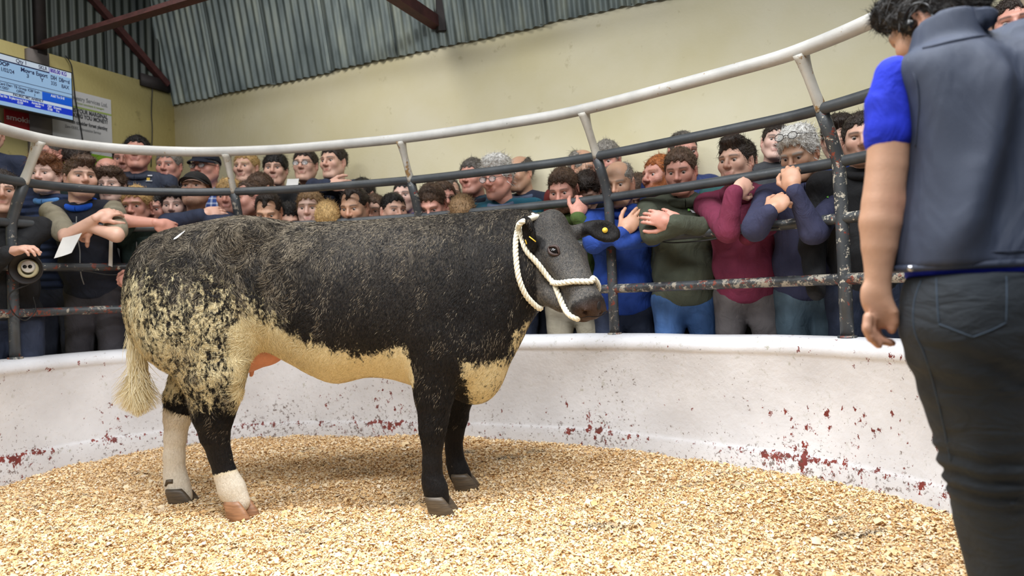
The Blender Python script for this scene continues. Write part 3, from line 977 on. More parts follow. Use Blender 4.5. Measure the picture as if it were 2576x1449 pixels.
E = np.array([P(352 + 66 * max(-1.0, min(1.0, q)) - 6, 1052 - 26 * abs(q) * 1.2 - rng.exponential(24), 3.41 + rng.normal(0, .03)) for q in spread])
short = s0 < 0.62
E[short] = r0[short] + np.array([0, 0, -1]) * rng.uniform(.10, .22, short.sum())[:, None] + rng.normal(0, .014, (short.sum(), 3))
mid1 = r0 * .66 + E * .34 + np.stack([np.where(short, 0, -np.sign(E[:, 0] - r0[:, 0]) * .022), np.zeros(n), np.zeros(n)], 1)
mid2 = r0 * .33 + E * .67 + np.stack([np.where(short, 0, -np.sign(E[:, 0] - r0[:, 0]) * .022), np.zeros(n), np.zeros(n)], 1) + rng.normal(0, .005, (n, 3))
VV = []
for p, w in ((r0, .0016), (mid1, .0015), (mid2, .0012), (E, .0003)):
    sd = np.tile([1.0, .3, 0], (n, 1)) * w
    VV += [p - sd, p + sd]
VV = np.stack(VV, 1).reshape(-1, 3)
b = np.arange(n)[:, None] * 8
F = np.concatenate([b + np.array([2 * k, 2 * k + 1, 2 * k + 3, 2 * k + 2]) for k in range(3)])
o = wobj('tail_switch', VV, F, M_tail, cow); o.parent = tail; o['kind'] = 'stuff'
tail_inv = None

# hooves
def hoof_mat(name, c0, c1):
    t = NT(name); v = t.coords((14, 14, 90))
    t.col(t.ramp(t.noise(v, 1.0, 4), [(.3, c0), (.7, c1)])); t.set(Roughness=.45); t.bump(t.noise(t.coords((4, 4, 160)), 1.0, 3), .3, .004)
    return t.m
M_hoof_d = hoof_mat('dark_hoof_horn', srgb(58, 48, 38), srgb(92, 78, 60))
M_hoof_p = hoof_mat('pale_hoof_horn', srgb(120, 84, 58), srgb(176, 128, 92))
def hoof(c, yaw, mat, L=.122, Wd=.060, Hh=.088):
    f = np.array([math.cos(yaw), math.sin(yaw), 0]); l = np.array([-math.sin(yaw), math.cos(yaw), 0])
    for s in (-1, 1):
        V, F = [], []
        m = 16
        for h, sc, sh in ((0.0, .96, .012), (.012, 1.0, .008), (.04, .90, -.006), (.062, .80, -.020), (.075, .66, -.026)):
            for k in range(m):
                a = 2 * math.pi * k / m
                x = math.cos(a); y = math.sin(a)
                xx = (x * .5 if x < 0 else x * .5) * L * sc * (1.0 if x < 0 else (1.06)) + sh
                yy = math.copysign(abs(y) ** .8, y) * Wd * .5 * sc * (1 - .42 * max(0, x) ** 2)
                p = np.array(c) + f * xx + l * (yy + s * (Wd * .47 + .008 * max(0, x))) + np.array([0, 0, h * Hh / .075])
                V.append(p)
        for r in range(4):
            for k in range(m):
                F.append((r * m + k, r * m + (k + 1) % m, (r + 1) * m + (k + 1) % m, (r + 1) * m + k))
        F.append(tuple(range(m - 1, -1, -1))); F.append(tuple(range(4 * m, 5 * m)))
        wobj('hoof', V, F, mat, cow)
    for s in (-1, 1):
        d = np.array(c) - f * .060 + l * s * .022 + np.array([0, 0, .125])
        V, F = tube([d + f * .03, d, d - f * .010 + np.array([0, 0, -.022])], [.012, .011, .005], 8)
        wobj('dewclaw', V, F, M_hoof_d, cow)
def gnd(px, py, Y):
    p = P(px, py, Y); return np.array([p[0], p[1], -0.002])
hoof(gnd(606, 1288, 3.22), -0.25, M_hoof_p)
hoof(gnd(458, 1262, 3.48), 0.05, M_hoof_d)
hoof(gnd(1110, 1285, 3.16), -0.15, M_hoof_d)
hoof(gnd(1170, 1225, 3.55), 0.0, M_hoof_d)

# udder
f2_lo = np.array([P(650, 900, 3.38)[0] - .22, 3.12, P(650, 960, 3.38)[2] - .12]); f2 = Field(f2_lo, f2_lo + np.array([.44, .5, .42]), .008)
f2.ell(P(655, 885, 3.36), (.12, .12, .075), k=.01)
f2.ell(P(625, 900, 3.36), (.07, .11, .07), k=.03)
for px, py, Y in ((610, 940, 3.27), (622, 936, 3.30), (632, 944, 3.42), (612, 930, 3.46)):
    f2.cone(P(px + 8, py - 45, Y), P(px, py, Y), .020, .011, .012)
V, Q = f2.mesh(1)
wobj('udder', V, Q, plain('pink_udder_skin', srgb(206, 140, 110), .6, .1, 20, bump=.2), cow)

# eyes
M_eye = plain('dark_brown_eye', srgb(14, 9, 7), .06, .2, 40)
M_lid = plain('eyelid_skin', srgb(58, 40, 34), .6, .2, 60)
M_nos = plain('nostril_lining', srgb(24, 16, 15), .7, .2, 60)
for s in (-1, 1):
    c = hp(.185, s * .112, -.060) if s > 0 else None
    if s < 0:
        c = on_cow(1393, 632, -.013)
    bv, bf = uv_ball(.026, 14, 10)
    eye = wobj('eye', bv * np.array([1, 1, 1]) + c, bf, M_eye, cow)
    if s < 0:
        nrm = unit(np.array(cow_bvh.find_nearest(Vector(c))[1])); up = unit(hN - nrm * np.dot(hN, nrm) + np.array([0, 0, .3])); sd = unit(np.cross(up, nrm))
        for k, up_s in ((0, 1), (1, -1)):
            pts = [c + nrm * (.021 - .008 * abs(q)) + sd * q * .030 + up * up_s * (.0205 * math.cos(q * 1.5) + .000) for q in np.linspace(-1, 1, 9)]
            V, F = tube(pts, [.004, .006, .007, .0075, .0075, .0075, .007, .006, .004], 8)
            wobj('eyelid', V, F, M_lid, cow)
nc = on_cow(1507, 769, -.001)
nn = unit(np.array(cow_bvh.find_nearest(Vector(nc))[1])); na = unit(hA - nn * np.dot(hA, nn)); nb = np.cross(nn, na)
bv, bf = uv_ball(1.0, 14, 10)
wobj('nostril', nc + bv[:, :1] * na * .020 + bv[:, 1:2] * nb * .0125 + bv[:, 2:3] * nn * .0035, bf, M_nos, cow)
pts = [on_cow(x, y_, .001) for x, y_ in ((1462, 800), (1480, 796), (1500, 797), (1520, 790), (1532, 778))]
V, F = tube(catmull(pts, 5), .0022, 6); wobj('mouth_line', V, F, M_nos, cow)
# ear tags (yellow)
M_tagy = plain('yellow_plastic', srgb(226, 186, 62), .45, .06, 20)
def disc(c, n, r, th):
    n = unit(n)
    return tube([np.array(c) - n * th, np.array(c) + n * th], r, 18)
V, F = disc(on_cow(1521, 580, .006), (0, -1, 0.1), .0135, .003); wobj('ear_tag', V, F, M_tagy, cow)['label'] = 'round yellow tag in the outstretched ear'
for (x0, y0), (x1, y1) in (((1313, 577), (1328, 613)), ((1336, 594), (1346, 607))):
    a, b = on_cow(x0, y0, .012), on_cow(x1, y1, .014)
    V, F = tube([a, (a + b) / 2, b], .0028, 6); wobj('ear_tag', V, F, M_tagy, cow)
# white paper lot sticker curling off the rump
pa = catmull([on_cow(440, 603, .010), on_cow(452, 600, .020), on_cow(462, 592, .018), on_cow(468, 583, .009)], 6)
wd = np.interp(np.linspace(0, 1, len(pa)), [0, .35, .8, 1], [.005, .011, .008, .002])
V = np.concatenate([[p + np.array([-.3, -.2, -1]) * w, p + np.array([.3, .1, 1]) * w * .4, p + np.array([-.3, -.2, -1]) * w + np.array([0, -.002, 0])] for p, w in zip(pa, wd)])
F = [q for k in range(len(pa) - 1) for q in ((3 * k, 3 * k + 3, 3 * k + 4, 3 * k + 1), (3 * k + 2, 3 * k + 1, 3 * k + 4, 3 * k + 5))]
st = obj('sticker', mesh_data('sticker', V, F), plain('white_sticker_paper', srgb(240, 240, 238), .5, .03))
tag(st, 'small curled white paper sticker on the cow rump', 'sticker')

# rope halter
M_rope = plain('white_cotton_rope', srgb(236, 230, 210), .8, .1, 80, bump=.3, bscale=300)
halter = empty('rope_halter', tuple(on_cow(1400, 712, 0.0)))
tag(halter, 'white twisted rope halter around the cow head and nose', 'halter')
def rope(name, pts, r=.0135, turns_per_m=17):
    c = catmull(pts, 10)
    sl = np.concatenate([[0], np.cumsum(np.linalg.norm(np.diff(c, axis=0), axis=1))])
    nn = max(8, int(sl[-1] / .006))
    q = np.linspace(0, sl[-1], nn)
    c = np.column_stack([np.interp(q, sl, c[:, k]) for k in range(3)])
    for _ in range(6): c[1:-1] = .5 * c[1:-1] + .25 * (c[:-2] + c[2:])
    T = np.gradient(c, axis=0); T /= np.linalg.norm(T, axis=1)[:, None] + 1e-9
    v = unit(np.cross(T[0], [0.3, .9, .2])); N = []
    for t in T:
        v = v - t * np.dot(v, t); v = v / np.linalg.norm(v); N.append(v)
    N = np.array(N); B = np.cross(T, N)
    for k in range(3):
        ph = 2 * np.pi * (k / 3 + q * turns_per_m)
        path = c + (np.cos(ph)[:, None] * N + np.sin(ph)[:, None] * B) * r * .5
        V, F = tube(path, r * .56, 7)
        wobj(name, V, F, M_rope, halter)
oc = lambda x, y, o=.012: on_cow(x, y, o)
rope('strand', [P(1352, 545, 3.24), oc(1318, 556, .016), oc(1303, 578), oc(1297, 612), oc(1298, 655), oc(1305, 700), oc(1321, 740), oc(1344, 764), oc(1360, 772, .008), hp(.20, .0, -.325), hp(.17, .06, -.31), hp(.14, .11, -.25)])
rope('strand', [oc(1306, 570, .02), oc(1311, 594, .016), oc(1327, 626), oc(1350, 660), oc(1377, 692), oc(1400, 712)])
rope('strand', [oc(1388, 714, .014), oc(1410, 711, .014), oc(1445, 710, .014), oc(1485, 712, .014), hp(.405, .02, .008), hp(.41, .055, -.012), hp(.42, .085, -.05), hp(.42, .085, -.11), hp(.42, .06, -.18)])
rope('strand', [oc(1401, 716), oc(1406, 740), oc(1418, 768), oc(1436, 789), oc(1455, 800, .006), hp(.43, -.0, -.20), hp(.42, .06, -.18)])
rope('strand', [P(1340, 541, 3.22), hp(-.02, -.06, -.05), hp(-.035, .0, -.045), hp(-.02, .07, -.04), hp(.06, .11, -.10), hp(.2, .13, -.13), hp(.40, .088, -.08)])
# ------------------------------------------------------------------ people: shared pieces
def ray_ring_y(px):
    """distance at which the sight line over pixel column px crosses the railing"""
    k = (px - CX) / FPX
    f = RC[:, 0] - k * RC[:, 1]
    for i in range(len(f) - 1):
        if f[i] * f[i + 1] <= 0 and RC[i, 1] > 1.8:
            return RC[i, 1]
    return RC[np.argmin(np.abs(f) + (RC[:, 1] < 1.8) * 9), 1]

def rot(yaw, pitch=0.0, tilt=0.0):
    cz, sz = math.cos(yaw), math.sin(yaw); cx, sx = math.cos(pitch), math.sin(pitch); cy, sy = math.cos(tilt), math.sin(tilt)
    Rz = np.array([[cz, -sz, 0], [sz, cz, 0], [0, 0, 1]]); Rx = np.array([[1, 0, 0], [0, cx, -sx], [0, sx, cx]]); Ry = np.array([[cy, 0, sy], [0, 1, 0], [-sy, 0, cy]])
    return Rz @ Rx @ Ry

def build_head(fat=1.0):
    f = Field((-.11, -.15, -.15), (.11, .14, .14), .0052)
    f.ell((0, .012, .034), (.076, .097, .084), k=.01)
    f.ell((0, -.034, -.022), (.063 * fat, .060, .086), k=.03)
    for s in (-1, 1):
        f.cone((s * .050 * fat, .0, -.045), (s * .026 * fat, -.062, -.094), .028 * fat, .024 * fat, .025)
        f.ell((s * .044 * fat, -.066, -.018), (.022, .022, .024), k=.02)
        f.cone((s * .012, -.091, .030), (s * .045, -.078, .027), .013, .011, .014)
    f.ell((0, -.083, -.094), (.024 * fat, .020, .020), k=.02)
    f.cone((0, -.094, .018), (0, -.117, -.020), .0085, .0125, .008)
    for s in (-1, 1):
        f.ell((s * .0125, -.105, -.026), (.010, .012, .009), k=.006)
        f.ell((s * .032, -.102, .006), (.018, .017, .0085), k=.009, sub=True)
    f.cone((-.021, -.089, -.0525), (.021, -.089, -.0525), .0065, .0065, .007)
    f.cone((-.017, -.091, -.0625), (.017, -.091, -.0625), .0075, .0075, .007)
    f.cone((-.024, -.098, -.0572), (.024, -.098, -.0572), .0028, .0028, .003, sub=True)
    for s in (-1, 1):
        R = rot(s * -.35)
        f.ell((s * .081, .014, -.004), (.0085, .020, .033), R, .006)
        f.ell((s * .090, .006, -.002), (.0065, .010, .019), R, .004, sub=True)
    f.cone((0, .015, -.03), (0, .03, -.14), .052 * fat, .054 * fat, .03)
    V, Q = f.mesh(1)
    x, y, z = V.T
    ax = np.abs(x)
    lip = np.exp(-(x / .021) ** 2) * np.exp(-((z + .0575) / .0085) ** 2) * (y < -.08)
    red = np.exp(-((x / .018) ** 2 + ((z + .022) / .02) ** 2)) * (y < -.09) + .8 * (ax > .074) * (np.abs(z + .004) < .04) + .6 * np.exp(-(((ax - .045) / .02) ** 2 + ((z + .025) / .022) ** 2)) * (y < -.05)
    beard = sstep(-.028, -.052, z - .25 * (ax - .03)) * (y < .015) * (1 - sstep(-.125, -.14, z)) * (1 - .9 * np.exp(-(x / .020) ** 2 - ((z + .0575) / .009) ** 2))
    beard = np.maximum(beard, sstep(.02, -.02, z) * (ax > .055) * (y < .0) * (y > -.05))
    tache = np.exp(-(x / .026) ** 2) * np.exp(-((z + .042) / .006) ** 2) * (y < -.08)
    beard = np.maximum(beard, tache)
    brow = np.exp(-((z - .030 + 6 * (ax - .032) ** 2) / .0055) ** 2) * sstep(.010, .017, ax) * (1 - sstep(.050, .058, ax)) * (y < -.06)
    lash = np.exp(-((z - .0135 + 8 * (ax - .032) ** 2) / .0030) ** 2) * sstep(.016, .020, ax) * (1 - sstep(.045, .050, ax)) * (y < -.06)
    return V, Q, dict(lip=lip, red=np.clip(red, 0, 1), beard=np.clip(beard, 0, 1), brow=np.maximum(brow, lash))
HEADS = [build_head(.95), build_head(1.03), build_head(1.14)]

def build_hair(infl, zfun, amp, freq, extra=(), cut=(), seed=1, h=.0062, nh=1900, lf=1.0, wf=1.0):
    f = Field((-.14, -.17, -.26), (.14, .17, .19), h)
    c, r = np.array((0, .014, .037)), np.array((.076, .097, .083)) + np.array(infl)
    f.ell(c, r, k=.004)
    for a in extra: f.ell(a[0], a[1], k=.025)
    x = f.lo[0] + f.h * np.arange(f.n[0]); y = f.lo[1] + f.h * np.arange(f.n[1]); z = f.lo[2] + f.h * np.arange(f.n[2])
    zm = np.interp(y, zfun[0], zfun[1])
    wx = .010 * np.sin(x * 190)[:, None, None]
    d = (zm[None, :, None] + wx - z[None, None, :]) * .85
    f.F = np.maximum(f.F, d.astype(np.float32))
    for a in cut: f.ell(a[0], a[1], k=.010, sub=True)
    V, Q = f.mesh(1)
    N = vnormals(V, Q)
    st = V * np.array([1.0, .55, .75])
    V = V + N * (amp * (fbm(st * freq, seed, 3) + .4 * fbm(st * freq * 2.6, seed + 9, 2)))[:, None]
    rg = np.random.default_rng(seed)
    k = rg.integers(0, len(V), nh)
    N2 = vnormals(V, Q)[k]; p = V[k]
    dr = np.stack([p[:, 0] * 2.2, np.full(nh, .35) + p[:, 1] * 1.5, -.35 - 5 * np.maximum(0, .06 - p[:, 2]) + 0 * p[:, 2]], 1) + rg.normal(0, .38 + amp * 55, (nh, 3))
    dr -= N2 * np.einsum('ij,ij->i', dr, N2)[:, None]; dr /= np.linalg.norm(dr, axis=1)[:, None] + 1e-9
    sv, sf, _ = strands(p - N2 * .001, dr, N2, lf * rg.uniform(.012, .030, nh) * (.60 + amp * 95), np.full(nh, .0016 * wf), rg.normal(0, .4, (nh, 3)), 2, seed)
    return mesh_data('hair', np.concatenate([V, sv]), np.concatenate([Q, sf + len(V)]))
ZF = ([-.13, -.085, -.062, -.045, -.022, .0, .03, .06, .13], [.078, .070, .055, .022, -.012, .016, -.010, -.068, -.080])
ZL = ([-.13, -.085, -.062, -.045, -.022, .0, .03, .06, .13], [.052, .044, .032, .010, -.020, .0, -.020, -.075, -.085])
ZW = ([-.13, -.085, -.062, -.045, -.022, .0, .03, .06, .13], [.060, .056, .040, -.02, -.09, -.13, -.16, -.18, -.18])
HAIRS = {
    'short': build_hair((.008, .010, .012), ZF, .004, 55, seed=2),
    'crop': build_hair((.004, .005, .006), ZF, .002, 70, seed=3),
    'quiff': build_hair((.008, .010, .014), ZF, .006, 38, [((.010, -.050, .108), (.062, .060, .032))], seed=4),
    'curly': build_hair((.010, .012, .016), ZF, .011, 46, [((0, -.040, .098), (.078, .075, .038))], seed=5),
    'fringe': build_hair((.012, .014, .016), ZL, .006, 40, seed=6),
    'thick': build_hair((.012, .014, .024), ZF, .007, 40, [((0, .0, .10), (.075, .085, .04))], seed=7),
    'balding': build_hair((.006, .008, .006), ZF, .003, 60, cut=[((0, -.045, .115), (.068, .115, .085))], seed=8),
    'receding': build_hair((.006, .008, .010), ZF, .004, 50, cut=[((.05, -.085, .085), (.035, .05, .04)), ((-.05, -.085, .085), (.035, .05, .04))], seed=9),
    'long': build_hair((.014, .016, .014), ZW, .006, 40, [((0, .085, -.09), (.07, .04, .10))], seed=10),
    'tousled': build_hair((.012, .014, .016), ZF, .009, 60, [((0, -.040, .094), (.080, .075, .036))], seed=14, h=.0048, nh=7000, lf=.62, wf=.7),
    'tied': build_hair((.006, .010, .008), ZF, .003, 45, [((0, .12, .02), (.03, .035, .045))], seed=11),
}
def hair_mat(name, c):
    key = ('hair', name)
    if key in _mats: return _mats[key]
    t = NT(name + '_hair')
    d = tuple(x * .45 for x in c[:3]) + (1,); e = tuple(min(1, x * 1.6 + .01) for x in c[:3]) + (1,)
    n = t.noise(t.coords((150, 60, 70)), 1.0, 4, .6, .6)
    t.col(t.ramp(n, [(.3, d), (.52, c), (.75, e)])); t.set(Roughness=.5)
    t.bump(n, .7, .01)
    _mats[key] = t.m
    return t.m
HC = dict(black=srgb(28, 23, 21), dark=srgb(46, 34, 27), brown=srgb(82, 60, 44), auburn=srgb(116, 72, 42), ginger=srgb(170, 98, 46), blond=srgb(196, 160, 104),
          sandy=srgb(136, 106, 72), grey=srgb(140, 134, 126), white=srgb(214, 210, 204), salt=srgb(96, 90, 84))
def skin_mat(tone, hairc, beard):
    key = ('skin', tone, hairc, beard)
    if key in _mats: return _mats[key]
    t = NT('%s_skin' % tone)
    base = {'fair': srgb(220, 176, 154), 'pale': srgb(228, 190, 174), 'ruddy': srgb(214, 156, 138), 'tan': srgb(202, 158, 130)}[tone]
    v = t.coords()
    c = t.ramp(t.noise(v, 26, 4), [(.3, tuple(x * .90 for x in base[:3]) + (1,)), (.7, base)])
    c = t.mix(t.math('MULTIPLY', t.attr('red'), .26), c, srgb(206, 108, 92))
    c = t.mix(t.math('MULTIPLY', t.attr('lip'), .75), c, srgb(178, 96, 88))
    hc = HC[hairc]
    n = t.noise(v, 160, 3)
    c = t.mix(t.math('MULTIPLY', t.attr('beard'), t.ramp(n, [(.3, beard * .7), (.65, min(1, beard * 1.15))])), c, hc)
    c = t.mix(t.math('MULTIPLY', t.attr('brow'), .85), c, tuple(x * .7 for x in hc[:3]) + (1,))
    t.col(c)
    t.set(Roughness=.48)
    t.b.inputs['Subsurface Weight'].default_value = .08
    t.b.inputs['Subsurface Radius'].default_value = (.02, .008, .004)
    t.bump(n, .12 + .5 * (beard > .5), .004)
    _mats[key] = t.m
    return t.m
def cloth_mat(name, c, kind='cloth'):
    key = ('cloth', name)
    if key in _mats: return _mats[key]
    t = NT(name)
    v = t.coords()
    c0 = tuple(x * .82 for x in c[:3]) + (1,); c1 = tuple(min(1, x * 1.12) for x in c[:3]) + (1,)
    n = t.noise(v, 9, 5)
    cc = t.ramp(n, [(.3, c0), (.7, c1)])
    if kind == 'plaid':
        sx = t.n('ShaderNodeSeparateXYZ'); t.l(v, sx.inputs[0])
        a = t.ramp(t.math('SINE', t.math('MULTIPLY', sx.outputs['X'], 150)), [(.45, 0), (.55, 1)])
        b = t.ramp(t.math('SINE', t.math('MULTIPLY', sx.outputs['Z'], 150)), [(.45, 0), (.55, 1)])
        cc = t.mix(t.math('MULTIPLY', t.math('ADD', a, b), .42), cc, srgb(206, 214, 232))
    if kind == 'denim':
        cc = t.mix(t.math('MULTIPLY', t.ramp(t.noise(t.coords((5, 5, 2)), 1.4, 4), [(.45, 0.0), (.7, 1.0)]), .5), cc, tuple(min(1, x * 2.2 + .02) for x in c[:3]) + (1,))
    if kind == 'stripe':
        sx = t.n('ShaderNodeSeparateXYZ'); t.l(v, sx.inputs[0])
        cc = t.mix(t.ramp(t.math('SINE', t.math('MULTIPLY', sx.outputs['Z'], 260)), [(.45, 0), (.55, 1)]), cc, srgb(90, 92, 98))
    t.col(cc)
    t.set(Roughness=.85 if kind != 'shell' else .55)
    fold = t.noise(t.coords((1, 1, .7)), 13, 4, .5, .8)
    h = t.math('ADD', fold, t.math('MULTIPLY', t.noise(v, 420, 2), .05))
    if kind == 'puffer':
        sx = t.n('ShaderNodeSeparateXYZ'); t.l(v, sx.inputs[0])
        h = t.math('ADD', h, t.math('MULTIPLY', t.math('ABSOLUTE', t.math('SINE', t.math('MULTIPLY', sx.outputs['Z'], 62))), 1.3))
    t.bump(h, .55, .03)
    _mats[key] = t.m
    return t.m

def eye_mesh():
    V, F = uv_ball(.0125, 14, 10)
    V = V[:, [0, 2, 1]] * np.array([1, -1, 1])     # pole towards the face
    me = mesh_data('eye', V, F)
    return me
def eye_mat():
    t = NT('eye_ball')
    v = t.n('ShaderNodeTexCoord').outputs['Object']
    s = t.n('ShaderNodeSeparateXYZ'); t.l(v, s.inputs[0])
    r = t.math('SQRT', t.math('ADD', t.math('POWER', s.outputs['X'], 2.0), t.math('POWER', s.outputs['Z'], 2.0)))
    t.col(t.ramp(t.math('MULTIPLY', r, 100), [(.0, srgb(10, 8, 8)), (.22, srgb(12, 10, 10)), (.26, srgb(66, 58, 50)), (.52, srgb(54, 44, 36)), (.60, srgb(168, 152, 146))]))
    t.set(Roughness=.12)
    return t.m
EYE_ME, M_EYE = eye_mesh(), eye_mat()
EYE_ME.materials.append(M_EYE)
M_lens = NT('spectacle_lens'); M_lens.col((.9, .95, .97, 1)); M_lens.set(Roughness=.03, Alpha=.22); M_lens = M_lens.m
M_frame = plain('black_spectacle_frame', srgb(28, 26, 26), .35, .1)
M_shade = plain('dark_lens', srgb(20, 18, 18), .08, .1)

def place(name, me, mat, root, loc, R, s):
    o = bpy.data.objects.new(name, me)
    COL.objects.link(o)
    o.parent = root
    M = Matrix([list(R[i] * s) + [float(loc[i])] for i in range(3)] + [[0, 0, 0, 1]])
    o.matrix_local = M
    if mat is not None:
        if len(me.materials) == 0: me.materials.append(mat)
        o.material_slots[0].link = 'OBJECT'; o.material_slots[0].material = mat
    return o

def build_hand(w, kn, pn, thumb_side, curl, s=1.0, h=.0046, spread=.3):
    """hand from the wrist w towards the knuckles kn; pn = palm normal (fingers curl that way)"""
    w, kn = np.array(w, float), np.array(kn, float)
    d = unit(kn - w); pn = np.array(pn, float); pn = unit(pn - d * np.dot(pn, d)); l = np.cross(pn, d) * thumb_side
    c = w + d * .08 * s
    f = Field(c - .17 * s, c + .17 * s, h)
    f.cone(w - d * .004 * s, w + d * .03 * s, .025 * s, .027 * s, .01)
    R = np.array([d, l, pn])
    f.ell(w + d * .055 * s, (.052 * s, .042 * s, .0185 * s), R, .012)
    f.ell(w + d * .035 * s + l * .028 * s + pn * .01 * s, (.034 * s, .020 * s, .019 * s), R, .012)
    off = (.030, .010, -.011, -.030); ln = (.070, .079, .073, .056); rd = (.0098, .0100, .0095, .0086)
    for k in range(4):
        p = w + d * (.090 - .006 * abs(k - 1.2)) * s + l * off[k] * s
        a = curl * (.55 + .06 * k)
        dd = unit(d + l * (off[k] * spread * 6))
        for j, q in enumerate((.45, .32, .25)):
            dd = unit(dd * math.cos(a) + unit(pn - dd * np.dot(pn, dd)) * math.sin(a))
            e = p + dd * ln[k] * q * s
            f.cone(p, e, rd[k] * s * (1 - .06 * j), rd[k] * s * (.94 - .08 * j), .004)
            p = e; a = curl * (.85 if j == 0 else .6)
    p = w + d * .028 * s + l * .036 * s + pn * .008 * s
    dd = unit(d * .75 + l * .6 + pn * .35)
    for j, q in enumerate((.040, .034, .026)):
        e = p + dd * q * s
        f.cone(p, e, (.0125 - .001 * j) * s, (.0118 - .0015 * j) * s, .005)
        p = e; dd = unit(dd * .85 + d * .25 - l * .35 * curl + pn * .25 * curl)
    return f.mesh(1)

def terrace_h(x, y):
    q = np.array([x, y]) - CORNER
    a, b = float(np.dot(q, DL)), float(np.dot(q, DR))    # distance from the right wall / from the left wall
    return 0.28 if min(a, b) < 0.60 else -0.05

def patch(parts):
    """join (V, Q, attrs) patches into one mesh"""
    V = np.concatenate([p[0] for p in parts]); o = 0; Q = []
    for p in parts: Q.append(p[1] + o); o += len(p[0])
    A = {k: np.concatenate([p[2].get(k, np.zeros(len(p[0]))) for p in parts]) for k in ('lip', 'red', 'beard', 'brow')}
    return V, np.concatenate(Q), A

def person(label, hx, hy, Y, s=1.08, yaw=0.0, pitch=0.0, tilt=0.0, byaw=None, lean=.12, fat=1.0, tone='fair', hair='short', hc='dark', beard=0.0,
           top=('navy_cloth', srgb(34, 40, 58)), tkind='cloth', arms=None, sleeve=1.0, sleeve_c=None, sleeve_name=None, collar=None, trousers=None, tr_kind='denim', head_i=None,
           group=None, cap=None, hood=0.0, glasses=None, zip_c=None, shoulder=1.0, legs=True, skip_top=False):
    H = P(hx, hy, Y)
    R = rot(yaw, pitch, tilt)
    byaw = yaw * .5 if byaw is None else byaw
    f3 = np.array([math.sin(byaw), -math.cos(byaw), 0.0]); lat = np.array([math.cos(byaw), math.sin(byaw), 0.0])
    d = unit(np.array([0, 0, -1.0]) * math.cos(lean) - f3 * math.sin(lean))
    fw = np.cross(lat, -d)
    fw = fw if np.dot(fw, f3) > 0 else -fw
    neck0 = H + R @ np.array([0, .022, -.075]) * s
    N = H + (R @ np.array([0, .03, -.11])) * s * .6 + np.array([0, 0, -.125 * s + .05 * s]) - f3 * .012 * s
    B3 = np.array([lat, fw, d])
    hipc = N + d * .50 * s
    gx, gy = hipc[0], hipc[1]
    fz = terrace_h(gx, gy)
    root = empty('person', (float(gx), float(gy), fz))
    tag(root, label, 'person', group)
    L0 = np.array(root.location)
    hi = head_i if head_i is not None else (0 if fat < .98 else (2 if fat > 1.12 else 1))
    hv, hq, ha = HEADS[hi]
    sh = {sd: N + d * .055 * s + lat * sd * .178 * s * shoulder for sd in (-1, 1)}
    A = {}
    for sd in (-1, 1):
        spec = (arms or {}).get(sd)
        if spec is None:
            e = sh[sd] + np.array([0, 0, -.29 * s]) + lat * sd * .05 * s - f3 * .02
            w = e + np.array([0, 0, -.22 * s]) + f3 * .09 * s
            A[sd] = (e, w, None)
        else:
            e, w = P(*spec[0]), P(*spec[1])
            A[sd] = (e, w, spec[2] if len(spec) > 2 else None)
    # body: head, neck, trunk and arms
    pts = [H, N, hipc, sh[-1], sh[1]] + [q for sd in (-1, 1) for q in A[sd][:2]]
    lo, hi_ = np.min(pts, 0) - .16 * s, np.max(pts, 0) + .16 * s
    lo[2] = max(lo[2], min(N[2] - .66 * s, min(A[-1][1][2], A[1][1][2]) - .1)); 
    fb = Field(lo, [hi_[0], hi_[1], neck0[2] + .06 * s], .0125)
    nr = (.050 + .008 * (fat - 1) * 4) * s
    fb.cone(neck0, N + d * .02, nr, nr * 1.12, .02)
    fb.ell(N + d * .20 * s, (.135 * s, .085 * s, .17 * s), B3, .03)
    for sd in (-1, 1):
        e, w, hd = A[sd]
        fb.cone(sh[sd], e, .046 * s, .040 * s, .02); fb.cone(e, w, .041 * s, .027 * s, .015)
        fb.cone(N + d * .05 * s, sh[sd], .05 * s, .045 * s, .02)
    bv, bq = fb.mesh(1)
    parts = [(hv * s @ R.T + H, hq, ha), (bv, bq, {})]
    for sd in (-1, 1):
        e, w, hd = A[sd]
        if hd is not None:
            kn = P(*hd[0]); pv, pq = build_hand(w, kn, hd[1], hd[2], hd[3], s * 1.02)
            parts.append((pv, pq, {'red': np.full(len(pv), .35)}))
    V, Q, AT = patch(parts)
    me = mesh_data('body', V - L0, Q)
    for k, v in AT.items(): attr(me, k, v)
    body = obj('body', me, skin_mat(tone, hc, beard), root)
    for sd in (-1, 1):
        place('eye', EYE_ME, M_EYE, root, H + R @ np.array([sd * .032, -.0775, .0050]) * s - L0, R, s)
    # clothing
    ft = Field(lo - .03, hi_ + .03, .0125)
    ins = 1.0
    ft.ell(N + d * .205 * s, (.172 * s * ins, .118 * s * (.6 + .4 * fat), .205 * s), B3, .04)
    ft.ell(N + d * .40 * s + fw * .02 * s * fat, (.165 * s * (.5 + .5 * fat), .120 * s * fat, .17 * s), B3, .05)
    ft.ell(N + d * .54 * s, (.170 * s * (.5 + .5 * fat), .118 * s * (.5 + .5 * fat), .10 * s), B3, .04)
    ft.cone(N + d * .030 * s - fw * .005, sh[-1], .062 * s, .060 * s, .03); ft.cone(N + d * .030 * s - fw * .005, sh[1], .062 * s, .060 * s, .03)
    two = sleeve_c is not None
    fs = Field(lo - .03, hi_ + .03, .0125) if two else ft
    for sd in (-1, 1):
        e, w, hd = A[sd]
        if sleeve >= .9:
            fs.cone(sh[sd], e, .064 * s, .056 * s, .025); fs.cone(e, e + (w - e) * .97, .056 * s, .040 * s, .02)
        else:
            e2 = sh[sd] + (e - sh[sd]) * (sleeve * 2)
            fs.cone(sh[sd], e2, .066 * s, .064 * s, .02)
